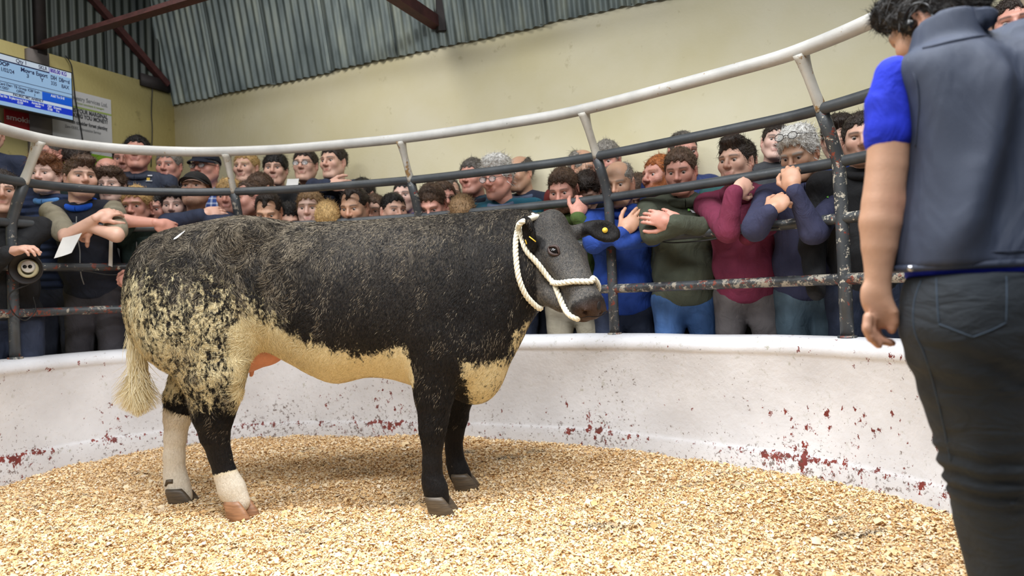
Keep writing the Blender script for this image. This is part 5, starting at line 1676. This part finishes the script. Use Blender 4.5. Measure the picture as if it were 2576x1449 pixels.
# blue polo: sleeve and tail under the vest
fp = Field(P(2150, 380, 1.4) * np.array([1, 0, 1]) + np.array([0, 1.3, 0]), P(2330, 110, 1.4) * np.array([1, 0, 1]) + np.array([.05, 1.66, .05]), .007)
fp.cone(P(2252, 192, AY), P(2237, 262, AY), .045, .0485, .006); fp.cone(P(2237, 262, AY), P(2237, 338, AY), .0485, .0505, .004)
fp.cone(P(2237, 330, AY), P(2237, 343, AY), .0525, .0520, .003)
sv, sq_ = fp.mesh(1)
sv = sv + vnormals(sv, sq_) * (.004 * fbm(sv * np.array([14, 14, 20]), 5, 3))[:, None]
wobj('polo_sleeve', sv, sq_, M_polo, hroot)
fp = Field(P(2270, 740, 1.5) * np.array([1, 0, 1]) + np.array([-.02, 1.3, 0]), P(2720, 600, 1.5) * np.array([1, 0, 1]) + np.array([.02, 1.70, .02]), .009)
vloft(fp, [(2290, 2645, 640, .12, 1.5), (2296, 2640, 672, .122, 1.5), (2304, 2640, 704, .124, 1.5)], k=.005)
wobj('polo_tail', *fp.mesh(1), M_polo, hroot)

# body: head, neck, arm and hand
fa = Field(P(2120, 900, 1.44) * np.array([1, 0, 1]) + np.array([0, 1.41, 0]), P(2330, 250, 1.44) * np.array([1, 0, 1]) + np.array([0.02, 1.66, 0.02]), .0052)
AY = 1.53
fa.chain([(P(2237, 280, AY), .044), (P(2238, 350, AY), .0450), (P(2232, 420, AY), .0430), (P(2220, 510, AY), .0425), (P(2215, 560, AY), .0440), (P(2212, 620, AY), .0370), (P(2209, 690, AY), .0275), (P(2209, 728, AY), .0265)], .004)
fa.ell(P(2262, 515, AY - .01), (.012, .015, .025), k=.02)
Rm = np.array([unit(P(2196, 800, AY) - P(2211, 735, AY)), unit([1, .1, .2]), [0, 1, 0]])
fa.ell(P(2205, 768, AY), (.048, .031, .019), Rm, .012)
fa.ell(P(2226, 765, AY - .008), (.034, .018, .018), Rm, .015)
def fing(pts, r, dy):
    for k in range(len(pts) - 1):
        q0, q1 = pts[k], pts[k + 1]
        fa.cone(P(q0[0], q0[1], AY + dy[k]), P(q1[0], q1[1], AY + dy[k + 1]), r * (1 - .07 * k), r * (.93 - .07 * k), .0045)
fing([(2184, 795), (2180, 826), (2190, 850), (2211, 870)], .0112, (-.022, -.028, -.026, -.020))
fing([(2190, 800), (2192, 834), (2210, 856), (2239, 864)], .0108, (-.008, -.012, -.010, -.006))
fing([(2198, 805), (2200, 838), (2218, 858), (2247, 864)], .0102, (.007, .006, .008, .010))
fing([(2204, 803), (2207, 838), (2221, 855), (2243, 858)], .0090, (.020, .022, .022, .022))
fing([(2230, 762), (2247, 785), (2249, 812), (2243, 832)], .0122, (-.016, -.020, -.016, -.012))
av, aq = fa.mesh(3)
HH, HR, HS = P(2360, 62, 1.66), rot(-2.72, .42, .05), 1.04
hv, hq, ha = HEADS[0]
fn_ = Field(P(2250, 200, 1.6) - .15, P(2480, 20, 1.6) + .15, .01) if False else None
nk0, nk1 = HH + HR @ np.array([0, .03, -.08]), C0 + np.array([0, .01, -.04])
fnk = Field(np.minimum(nk0, nk1) - .14, np.maximum(nk0, nk1) + .14, .009)
fnk.cone(nk0, nk1, .055, .064, .02)
nv, nq = fnk.mesh(1)
V, Q, AT = patch([(hv * HS @ HR.T + HH, hq, ha), (av, aq, {'red': .10 + .5 * sstep(.98, .86, av[:, 2]) + .6 * np.exp(-((av - P(2262, 515, AY - .03)) ** 2).sum(1) / .0012)}), (nv, nq, {})])
me = mesh_data('body', V - HL0, Q)
for k, v in AT.items(): attr(me, k, v)
obj('body', me, skin_mat('tan', 'dark', .25), hroot)
place('hair', HAIRS['tousled'], hair_mat('black', HC['black']), hroot, HH - HL0, HR, HS * 1.03)
M_ep = plain('black_earpiece_plastic', srgb(16, 16, 18), .3, .1)
e0 = HH + HR @ np.array([.098, .006, -.008])
def ep(x, y, z): return HH + HR @ np.array([x, y, z])
V, F = join([tube(catmull([ep(.094, -.016, -.012), ep(.100, -.010, .018), ep(.100, .020, .030), ep(.096, .042, .010), ep(.092, .040, -.025), ep(.094, .015, -.045), ep(.094, -.006, -.035)], 5), .0034, 8),
             tube([ep(.088, -.006, -.004), ep(.104, -.010, -.004)], .0125, 14), tube(catmull([ep(.096, .040, -.02), ep(.09, .05, -.06), ep(.06, .06, -.12)], 5), .0022, 6)])
wobj('earpiece', V, F, M_ep, hroot)

# jeans, each leg running down to its boot
fj = Field(np.array([P(2270, 700, 1.5)[0] - .04, 1.25, .02]), np.array([P(2830, 700, 1.6)[0] + .04, 1.80, P(2400, 670, 1.5)[2] + .03]), .0095)
vloft(fj, [(2302, 2570, 688, .118, 1.48), (2289, 2572, 750, .128, 1.47), (2287, 2570, 840, .130, 1.47), (2322, 2566, 940, .112, 1.48), (2356, 2557, 1050, .098, 1.49), (2382, 2552, 1150, .088, 1.50), (2401, 2553, 1230, .080, 1.50),
          (2418, 2566, 1310, .080, 1.51), (2452, 2590, 1449, .074, 1.52), (2478, 2600, 1600, .064, 1.53), (2484, 2600, 1720, .064, 1.53)], k=.02)
vloft(fj, [(2540, 2780, 688, .115, 1.54), (2545, 2800, 760, .125, 1.55), (2556, 2800, 850, .12, 1.56), (2566, 2790, 950, .105, 1.57), (2572, 2740, 1150, .088, 1.58), (2590, 2742, 1300, .080, 1.58), (2600, 2744, 1449, .074, 1.58), (2606, 2726, 1720, .066, 1.58)], k=.015)
jv, jq = fj.mesh(2)
jn = vnormals(jv, jq)
kz = jv[:, 2]
wr = .0055 * np.sin(kz * 150 + 4 * fbm(jv * 7, 3)) * np.exp(-((kz - .57) / .07) ** 2) + .004 * np.sin(kz * 90 + jv[:, 0] * 40) * np.exp(-((kz - .80) / .06) ** 2)
jv = jv + jn * (wr + .006 * fbm(jv * np.array([9, 9, 12]), 61, 3))[:, None]
wobj('jeans', jv, jq, M_jean, hroot)
j_bvh = BVHTree.FromPolygons([tuple(v) for v in jv], [tuple(q) for q in jq])
def on_j(px, py, off=.001):
    d = P(px, py, 3.0) - np.array([0, 0, CAMZ]); d /= np.linalg.norm(d)
    h = j_bvh.ray_cast(Vector((0, 0, CAMZ)), Vector(d))
    return np.array(h[0]) + np.array(h[1]) * off if h[0] is not None else P(px, py, 1.4)
M_thr = plain('dark_blue_thread', srgb(62, 76, 92), .8, .2)
def seam(name, pts, r=.0012):
    pts = catmull([np.array(q, float) for q in pts], 8)
    path = np.array([on_j(q[0], q[1]) for q in pts])
    for _ in range(4): path[1:-1] = .5 * path[1:-1] + .25 * (path[:-2] + path[2:])
    V, F = tube(path, r, 5); return wobj(name, V, F, M_thr, hroot)
seam('pocket_stitching', [(2356, 700), (2358, 760), (2362, 815)]); seam('pocket_stitching', [(2362, 815), (2400, 830), (2447, 848)]); seam('pocket_stitching', [(2447, 848), (2490, 832), (2530, 812)]); seam('pocket_stitching', [(2530, 812), (2532, 750), (2531, 695)])
seam('side_seam', [(2318, 705), (2300, 760), (2300, 830), (2322, 880), (2345, 950), (2372, 1060), (2392, 1160)])
V, F = tube([P(2291, 675, 1.37), P(2291, 675, 1.36)], .006, 12); wobj('drawcord_toggle', V, F, plain('chrome_toggle', srgb(190, 190, 196), .2, .05, metal=.9), hroot)
M_boot = plain('brown_work_boot', srgb(70, 50, 36), .6, .2, 20)
for px, Y in ((2543, 1.53), (2667, 1.58)):
    b = np.array([P(px, 1720, Y)[0], Y, 0.0])
    f = Field(b + np.array([-.12, -.10, -.01]), b + np.array([.12, .30, .20]), .009)
    f.cone(b + np.array([0, 0, .06]), b + np.array([0, .01, .14]), .052, .058, .02); f.ell(b + np.array([0, .07, .045]), (.05, .13, .045), k=.03); f.ell(b + np.array([0, .12, .035]), (.05, .075, .036), k=.02)
    wobj('boot', *f.mesh(1), M_boot, hroot)
# ------------------------------------------------------------------ screen, boards and small things
def on_left(px, py, i):
    """point on the plane that stands i in front of the left wall"""
    d = P(px, py, 1.0) - np.array([0, 0, CAMZ])
    q = CORNER + DR * i
    t = np.dot(q, DR) / np.dot(d[:2], DR)
    return d * t + np.array([0, 0, CAMZ])
RT = np.append(-DL, 0.0)                      # to the right along the left wall
NRM = np.append(DR, 0.0)
def slab(name, tl, tr, bl, th, mat, parent, i_front=0.0):
    """board from three corners, thickness th behind its face"""
    tl, tr, bl = [np.array(q) + NRM * i_front for q in (tl, tr, bl)]
    br = tr + bl - tl
    V = [tl, tr, br, bl] + [q - NRM * th for q in (tl, tr, br, bl)]
    F = [(3, 2, 1, 0), (4, 5, 6, 7), (0, 1, 5, 4), (1, 2, 6, 5), (2, 3, 7, 6), (3, 0, 4, 7)]
    return wobj(name, V, F, mat, parent, smooth=False)
def ptslab(name, px0, py0, px1, py1, i, th, mat, parent):
    """upright board: top left pixel, lower right pixel"""
    a, b = on_left(px0, py0, i), on_left(px1, py1, i)
    tl = a; tr = np.array([b[0], b[1], a[2]]); bl = np.array([a[0], a[1], b[2]])
    return slab(name, tl, tr, bl, th, mat, parent)
def text(s, px, py, hpx, i, mat, parent, align='LEFT', name='lettering', bold=.0, sx=1.0):
    p = on_left(px, py, i)
    c = bpy.data.curves.new(name, 'FONT')
    c.body = s; c.align_x = align; c.size = hpx * p[1] / FPX * 1.38; c.extrude = .0006; c.offset = bold
    o = bpy.data.objects.new(name, c); COL.objects.link(o); c.materials.append(mat)
    M = Matrix(((RT[0] * sx, 0, NRM[0], p[0]), (RT[1] * sx, 0, NRM[1], p[1]), (0, 1, 0, p[2]), (0, 0, 0, 1)))
    o.parent = parent
    o.matrix_local = Matrix.Translation(-Vector(parent.location)) @ M
    return o
M_scr = emit('screen_pale_blue', srgb(176, 216, 255), .95)
M_scrw = emit('screen_white', srgb(226, 240, 255), 1.0)
M_scrb = emit('screen_blue', srgb(0, 60, 230), .9)
M_scrm = emit('screen_mid_blue', srgb(0, 104, 240), .9)
M_scrk = emit('screen_ink', srgb(14, 30, 120), .35)
M_scrp = emit('screen_purple', srgb(80, 30, 190), .8)
M_bez = plain('black_bezel_plastic', srgb(16, 16, 18), .4, .1)
M_txw = emit('screen_text_white', srgb(235, 242, 255), 1.0)
TVI = .26
a = on_left(181, 182, TVI); b = on_left(173, 303, TVI)
tvr = np.array([a[0], a[1], 0]); ztop, zbot = a[2], b[2]
WTV = (ztop - zbot) * 16 / 9
tv = empty('monitor', tuple(on_left(90, 220, TVI)))
tag(tv, 'wall screen showing blue sale data for the cow, upper left', 'monitor')
tl = tvr - RT * WTV + np.array([0, 0, ztop]); tr = tvr + np.array([0, 0, ztop]); bl = tvr - RT * WTV + np.array([0, 0, zbot])
slab('housing', tl, tr, bl, .05, M_bez, tv)
def tvp(u, v, di=.0):           # u from the left edge, v from the top, both 0..1
    return tl + RT * WTV * u + np.array([0, 0, -(ztop - zbot) * v]) + NRM * di
def tvrect(name, u0, u1, v0, v1, mat, di):
    slab(name, tvp(u0, v0), tvp(u1, v0), tvp(u0, v1), .001, mat, tv, di)
tvrect('panel', .012, .988, .025, .975, M_scr, .002)
# rows of the display, each a flat band of light
tvrect('band', .012, .988, .025, .125, M_scrw, .0035)
tvrect('divider', .012, .74, .125, .150, M_scrk, .0045)
for v in (.455, .53, .70): tvrect('divider', .012, .988, v, v + .010, M_scrk, .0045)
tvrect('band', .66, .985, .545, .715, M_scrm, .0045)
tvrect('band', .012, .985, .715, .765, M_scrw, .0040)
tvrect('band', .012, .985, .775, .90, M_scrb, .0045)
tvrect('weight_box', .745, .985, .035, .135, M_scrw, .0050)
tvrect('divider', .740, .745, .03, .15, M_scrp, .0055)
def tvt(s, u, v, h, mat, sx=1.0, bold=.0008):
    p = tvp(u, v, .0062)
    c = bpy.data.curves.new('lettering', 'FONT'); c.body = s; c.size = h * (ztop - zbot) * 1.38; c.extrude = .0003; c.offset = bold
    o = bpy.data.objects.new('lettering', c); COL.objects.link(o); c.materials.append(mat)
    o.parent = tv
    o.matrix_local = Matrix.Translation(-Vector(tv.location)) @ Matrix(((RT[0] * sx, 0, NRM[0], p[0]), (RT[1] * sx, 0, NRM[1], p[1]), (0, 1, 0, p[2]), (0, 0, 0, 1)))
tvt('Qty 1', .40, .108, .075, M_scrk, .8); tvt('SKLR', .63, .112, .075, M_scrk, .7); tvt('800.00 KG', .752, .118, .078, M_scrp, .68, .0016)
tvt('DOB', .225, .235, .075, M_scrk, .9, .0016); tvt('11/02/24', .225, .345, .075, M_scrk, .75); tvt('Moves', .445, .255, .080, M_scrk, .85, .0016); tvt('3', .50, .345, .075, M_scrk)
tvt('Export', .60, .255, .080, M_scrk, .70, .0014); tvt('Y', .645, .355, .075, M_scrk); tvt('DIH', .755, .255, .080, M_scrk, .62, .0014); tvt('335', .755, .365, .075, M_scrk, .75); tvt('DBreed', .845, .26, .080, M_scrk, .60, .0014); tvt('BAX', .87, .375, .075, M_scrk, .75)
tvt('Card Date', .225, .605, .05, M_scrk, .8); tvt('06/2026', .225, .675, .05, M_scrk, .8); tvt('TB Group', .37, .605, .05, M_scrk, .8); tvt('OPEN', .395, .675, .05, M_scrk, .8); tvt('ICBF Scale', .51, .605, .05, M_scrk, .75); tvt('1', .57, .675, .05, M_scrk)
tvt('Add To Sell', .75, .605, .05, M_txw, .8); tvt('PAURIC MC ANENLY', .36, .757, .045, M_scrk, .95)
tvt('Tag No', .225, .828, .045, M_txw, .75); tvt('Replacement Index', .32, .828, .045, M_txw, .70); tvt('Across Breed', .545, .828, .045, M_txw, .65); tvt('CBV', .71, .828, .045, M_txw, .7); tvt('Genomic', .775, .828, .045, M_txw, .65)
tvt('€159', .40, .885, .045, M_txw, .75); tvt('*****', .58, .895, .05, M_txw, .7); tvt('€108', .71, .885, .045, M_txw, .7); tvt('Yes', .80, .885, .045, M_txw, .7)
p0 = tvp(.5, .5, -.05); V, F = join([tube([p0, p0 - NRM * .2], .03, 10)]); wobj('wall_bracket', V, F, M_bez, tv)

# advert board
M_board = plain('white_board', srgb(196, 196, 198), .5, .04, 6)
M_green = plain('lime_green_print', srgb(128, 172, 34), .5, .06, 8)
M_ink = plain('dark_grey_print', srgb(74, 76, 80), .5, .05); M_inkg = plain('grey_print', srgb(130, 132, 134), .5, .05); M_inky = plain('olive_green_print', srgb(150, 170, 90), .5, .05)
bi = .03
a, b = on_left(128, 205, bi), on_left(285, 424, bi)
ad = empty('advert_board', tuple(on_left(210, 420, bi)))
tag(ad, 'white and lime green forestry advert board on the yellow wall', 'sign')
tl2 = np.array([a[0], a[1], on_left(285, 253, bi)[2]]); tr2 = np.array([b[0], b[1], tl2[2]]); bl2 = np.array([a[0], a[1], on_left(285, 430, bi)[2]])
slab('board', tl2, tr2, bl2, .02, M_board, ad)
zg = on_left(285, 396, bi)[2]
slab('green_band', np.array([tl2[0], tl2[1], zg]), np.array([tr2[0], tr2[1], zg]), bl2, .001, M_green, ad, .002)
z1, z2 = on_left(285, 289, bi)[2], on_left(285, 293, bi)[2]
slab('green_line', np.array([tl2[0], tl2[1], z1]), np.array([tr2[0], tr2[1], z1]), np.array([tl2[0], tl2[1], z2]), .001, M_inky, ad, .002)
ti = bi + .004
text('Forestry Services Ltd.', 271, 270, 10, ti, M_inkg, ad, 'RIGHT', sx=.78); text('Forest consultants & managers', 262, 277, 5, ti, M_inky, ad, 'RIGHT', sx=.8)
text('IS YOUR MARGINAL', 271, 300, 10, ti, M_ink, ad, 'RIGHT', bold=.0014, sx=.70); text('LAND MAKING YOU MONEY?', 271, 312, 10, ti, M_ink, ad, 'RIGHT', bold=.0014, sx=.70)
text('Then consider forest planting', 270, 328, 9, ti, M_ink, ad, 'RIGHT', sx=.66, bold=.0008); text('Zero €€€€, reforestation Service', 254, 338, 7, ti, M_inkg, ad, 'RIGHT', sx=.66)
text('Forest road construction   Grants available', 262, 373, 6, ti, M_inkg, ad, 'RIGHT', sx=.70); text('Forest management to all landowners', 257, 383, 6, ti, M_inkg, ad, 'RIGHT', sx=.70)
text('Contact your local forester', 245, 403, 6, ti, M_ink, ad, 'RIGHT', sx=.70); text('for a free site visit', 258, 412, 6, ti, M_ink, ad, 'RIGHT', sx=.70)

# red smoking notice
M_red = plain('red_notice', srgb(168, 28, 40), .5, .05, 8); M_wprint = plain('white_print', srgb(226, 210, 210), .5, .03)
sm = empty('smoking_notice', tuple(on_left(55, 320, bi)))
tag(sm, 'red notice with the white word smoking beneath the screen', 'sign')
a, b = on_left(10, 232, bi), on_left(104, 340, bi)
zt, zb = on_left(10, 246, bi)[2], on_left(10, 322, bi)[2]
slab('plate', np.array([a[0], a[1], zt]), np.array([b[0], b[1], zt]), np.array([a[0], a[1], zb]), .01, M_red, sm)
text('smoking', 16, 299, 14, bi + .003, M_wprint, sm, sx=1.12, bold=.001); text('No', 16, 274, 14, bi + .003, M_wprint, sm, bold=.001)
# small grey notice on the wall beside the older man
o = ptslab('wall_notice', 444, 418, 484, 436, .012, .006, plain('grey_notice', srgb(188, 186, 180), .6, .04), empty('notice_anchor', (0, 0, 0)))
o.parent = None; bpy.data.objects.remove(bpy.data.objects['notice_anchor']); o.name = 'wall_notice'; tag(o, 'small pale grey notice on the wall beside the older man', 'notice')

# wires on the left wall
M_wire = plain('black_cable', srgb(26, 25, 26), .5, .1)
def wire(name, pts, r, label, cat='cable'):
    V, F = tube(catmull(pts, 8), r, 6)
    o = obj(name, mesh_data(name, V, F), M_wire); tag(o, label, cat, 'loose wires'); return o
wire('cable', [on_left(384, 212, .012), on_left(381, 280, .012), on_left(383, 330, .012), on_left(380, 420, .012)], .005, 'thin dark wire hanging down the yellow wall near the corner')
wire('cable', [on_left(165, 140, .02), on_left(178, 160, .03), on_left(183, 185, .06), on_left(190, 250, .05), on_left(203, 320, .04), on_left(215, 400, .04)], .005, 'black screen lead trailing down over the advert board')
wire('cable', [on_left(88, 118, .012), on_left(105, 130, .014), on_left(118, 136, .012)], .004, 'short dark wire looping at the top of the left wall')
def on_rail(px, z, off):
    k = (px - CX) / FPX; yy = ray_ring_y(px) 
    s_ = ring_s(k * yy, yy); c, n = ring_at(s_, RAIL_BASE + off); return np.array([c[0], c[1], z])
wire('cable', [on_rail(1560, 1.268, .03), on_rail(1660, 1.262, .034), on_rail(1720, 1.245, .036), on_rail(1790, 1.245, .036), on_rail(1860, 1.268, .03), on_rail(1960, 1.272, .03)], .004, 'black cable sagging below the rail in front of the maroon hoodie')
wire('cable', [on_rail(60, 1.26, .035), on_rail(200, 1.262, .036), on_rail(270, 1.235, .038), on_rail(330, 1.24, .036), on_rail(420, 1.26, .03)], .004, 'black cable slung under the rail left of the cow')

# horn-shaped fitting on the left post
s_ = POSTS[1]; c, n = ring_at(s_, RAIL_BASE + .03)
ctr = P(66, 676, c[1] - .06); ax = unit(np.array([.22, -1, -.06]))
ux = unit(np.cross(ax, [0, 0, 1])); uz = np.cross(ux, ax)
def lathe(prof, m=24):
    V = [ctr + ax * d_ + (ux * math.cos(2 * math.pi * k / m) + uz * math.sin(2 * math.pi * k / m)) * r_ for d_, r_ in prof for k in range(m)]
    F = [(i * m + k, i * m + (k + 1) % m, (i + 1) * m + (k + 1) % m, (i + 1) * m + k) for i in range(len(prof) - 1) for k in range(m)]
    return V, F
horn = empty('bell_fitting', tuple(ctr)); tag(horn, 'black bell-shaped fitting with cream socket on the left railing post', 'fitting')
wobj('shell', *lathe([(-.09, .001), (-.09, .035), (-.06, .050), (-.02, .066), (.0, .088), (.006, .094), (.004, .086), (-.02, .062), (-.045, .058)]), plain('black_rubber', srgb(34, 28, 26), .6, .2), horn)
M_crm = plain('cream_plastic', srgb(206, 196, 160), .45, .05)
sk = wobj('socket', *lathe([(-.05, .001), (-.05, .056), (-.02, .056), (-.012, .050), (-.012, .038), (-.02, .036)]), M_crm, horn)
ctr0 = ctr; ctr = ctr0 + ux * -.010 + uz * .012
wobj('face', *lathe([(-.02, .036), (.002, .036), (.006, .032), (.006, .001)]), plain('white_plastic', srgb(232, 230, 226), .4, .03), horn)
for dx in (-.014, .014):
    ctr = ctr0 + ux * (-.010 + dx) + uz * .012
    wobj('hole', *lathe([(.004, .011), (.0085, .011), (.0085, .001)], 14), M_bez, horn)
ctr = ctr0
V, F = tube([ctr - ax * .06, np.append(ring_at(s_, RAIL_BASE)[0], ctr[2])], .012, 8); wobj('bracket', V, F, M_bez, horn)
wire('cable', [ctr + np.array([0, .02, -.09]), np.append(ring_at(s_ - .06, .0)[0], 1.12), np.append(ring_at(s_ - .05, .0)[0], 1.02), np.append(ring_at(s_ + .02, .01)[0], .96), np.append(ring_at(s_ + .09, .0)[0], 1.02), np.append(ring_at(s_ + .08, .0)[0], 1.10)], .004, 'loop of black cable dangling under the bell-shaped fitting')

# papers and pen held by spectators
M_paper = plain('white_paper', srgb(226, 224, 220), .7, .03)
def sheet(name, corners, label, mat=None, cat='paper'):
    c = [np.array(q) for q in corners]
    n = unit(np.cross(c[1] - c[0], c[3] - c[0])) * .0012
    nu = 6; V, F = [], []
    for lay in (1, -1):
        for i in range(nu + 1):
            for j in range(nu + 1):
                u, v = i / nu, j / nu
                p = c[0] * (1 - u) * (1 - v) + c[1] * u * (1 - v) + c[2] * u * v + c[3] * (1 - u) * v
                V.append(p + n * lay + unit(n) * .012 * math.sin(u * 3.1) * math.sin(v * 2.2 + .5))
    m = (nu + 1) ** 2
    for i in range(nu):
        for j in range(nu):
            a = i * (nu + 1) + j; q = (a, a + nu + 1, a + nu + 2, a + 1)
            F.append(q); F.append(tuple(x + m for x in q[::-1]))
    o = obj(name, mesh_data(name, V, F), mat or M_paper); tag(o, label, cat); return o
y = ry(175) - .12
sheet('paper_sheet', [P(158, 598, y), P(206, 586, y - .01), P(180, 636, y - .02), P(136, 650, y - .02)], 'crumpled white sale sheet held under the folded arms of the gilet man')
sheet('paper_sheet', [P(723, 450, 5.30), P(752, 449, 5.30), P(748, 478, 5.28), P(718, 477, 5.28)], 'white sheet held up in front of the young man in glasses')
sheet('paper_strip', [P(275, 602, ry(278) - .02), P(284, 600, ry(278) - .02), P(283, 672, ry(278)), P(273, 668, ry(278))], 'narrow white paper strip hanging beside the gilet man')
y = ry(1940) - .12
V, F = tube([P(1957, 512, y), P(1930, 578, y - .02)], .0042, 8); o = obj('pen', mesh_data('pen', V, F), plain('silver_pen', srgb(206, 206, 214), .3, .05)); tag(o, 'silver pen in the lowered hand of the grey-haired man', 'pen')
o = obj('tissue', *[mesh_data('tissue', uv_ball(.022, 10, 7)[0] * np.array([1.3, .6, .7]) + P(106, 392, 5.10), uv_ball(.022, 10, 7)[1])], M_paper); tag(o, 'white tissue at the mouth of the man in dark green', 'tissue')
# wristwatch and bracelet
def band(ptA, ptB, r, th, mat, name, label, beads=False):
    a, b = np.array(ptA), np.array(ptB); d = unit(b - a); u = unit(np.cross(d, [.1, .2, 1])); w = np.cross(d, u)
    ring = [a + (u * math.cos(q) + w * math.sin(q)) * r for q in np.linspace(0, 2 * np.pi, 25)]
    if beads:
        parts = [(uv_ball(th * 1.5, 6, 5)[0] + p, uv_ball(th, 6, 5)[1]) for p in ring[:-1]]
        V, F = join(parts)
    else: V, F = tube(ring, th, 6, caps=False)
    o = obj(name, mesh_data(name, V, F), mat); tag(o, label, name.replace('_', ' ') if name != 'wrist_watch' else 'watch'); return o
y = ry(510)
band(P(504, 541, y - .13), P(530, 536, y - .13), .036, .009, M_bez, 'wrist_watch', 'black wristwatch on the man in the black cap')
y = ry(10)
band(P(12, 640, y - .045), P(40, 630, y - .045), .036, .005, plain('mixed_beads', srgb(190, 150, 170), .4, .4, 90), 'bracelet', 'beaded bracelet on the young man at the left edge', True)

# small printed marks on clothing: chest badge of the tall man, logos on jackets
def badge(pts, px, py, Y, mat, parent_label):
    for o in bpy.data.objects:
        if o.get('label') == parent_label:
            jk = [c for c in o.children if c.name.startswith('jacket')][0]
            co = np.empty(len(jk.data.vertices) * 3); jk.data.vertices.foreach_get('co', co); co = co.reshape(-1, 3) + np.array(o.location)
            bv = BVHTree.FromPolygons([tuple(v) for v in co], [tuple(p.vertices) for p in jk.data.polygons])
            d = P(px, py, 5.0) - np.array([0, 0, CAMZ]); d /= np.linalg.norm(d)
            V = []
            for (x, y_) in pts:
                dd = P(px + x, py + y_, 5.0) - np.array([0, 0, CAMZ]); dd /= np.linalg.norm(dd)
                h = bv.ray_cast(Vector((0, 0, CAMZ)), Vector(dd))
                if h[0] is None: return
                V.append(np.array(h[0]) - dd * .012)
            V2 = V + [v + d * .012 for v in V]
            m = len(V); F = [tuple(range(m)), tuple(range(2 * m - 1, m - 1, -1))] + [(i, (i + 1) % m, (i + 1) % m + m, i + m) for i in range(m)]
            wobj('badge', V2, F, mat, o, smooth=False)
M_bw = plain('white_badge_print', srgb(210, 210, 214), .6, .04); M_by = plain('yellow_badge_print', srgb(206, 170, 60), .6, .04); M_bg = plain('green_badge_print', srgb(110, 178, 70), .6, .04)
T1 = 'tall black-haired man in a slate zip-neck with small chest logo'
badge([(-8, -8), (8, -8), (8, -5), (-8, -5)], 375, 448, 5.2, M_bw, T1); badge([(-6, -3), (2, -3), (2, 4), (-6, 4)], 375, 450, 5.2, M_by, T1); badge([(-8, 6), (8, 6), (8, 8), (-8, 8)], 375, 448, 5.2, M_bw, T1)
T2 = 'brown-haired man in an olive fleece jacket with tightly crossed arms'
badge([(-9, -3), (-4, -2), (4, 3), (10, 0), (5, 6), (-2, 5)], 1744, 530, 3.9, M_bw, T2); badge([(-14, -6), (-8, -4), (-9, 1), (-14, 0)], 1744, 530, 3.9, M_bg, T2)
badge([(-13, -5), (14, 3), (14, 8), (-13, 0)], 2070, 490, 3.4, M_bg, 'grey-haired man with glasses pushed up, fist against his mouth')
badge([(-4, -2), (4, -2), (4, 2), (-4, 2)], 764, 442, 5.4, M_bw, 'dark-haired young man with glasses in a black zip jacket')
badge([(-10, 0), (10, -3), (10, 2), (-10, 4)], 692, 462, 5.4, M_bw, 'black-haired young man in a navy hoodie by the wall')

# lettering becomes plain mesh
bpy.context.view_layer.update()
dg_ = bpy.context.evaluated_depsgraph_get()
for o in [q for q in bpy.data.objects if q.type == 'FONT']:
    me = bpy.data.meshes.new_from_object(o.evaluated_get(dg_))
    n_ = bpy.data.objects.new('lettering', me); COL.objects.link(n_)
    n_.parent = o.parent; n_.matrix_local = o.matrix_local.copy()
    bpy.data.objects.remove(o)
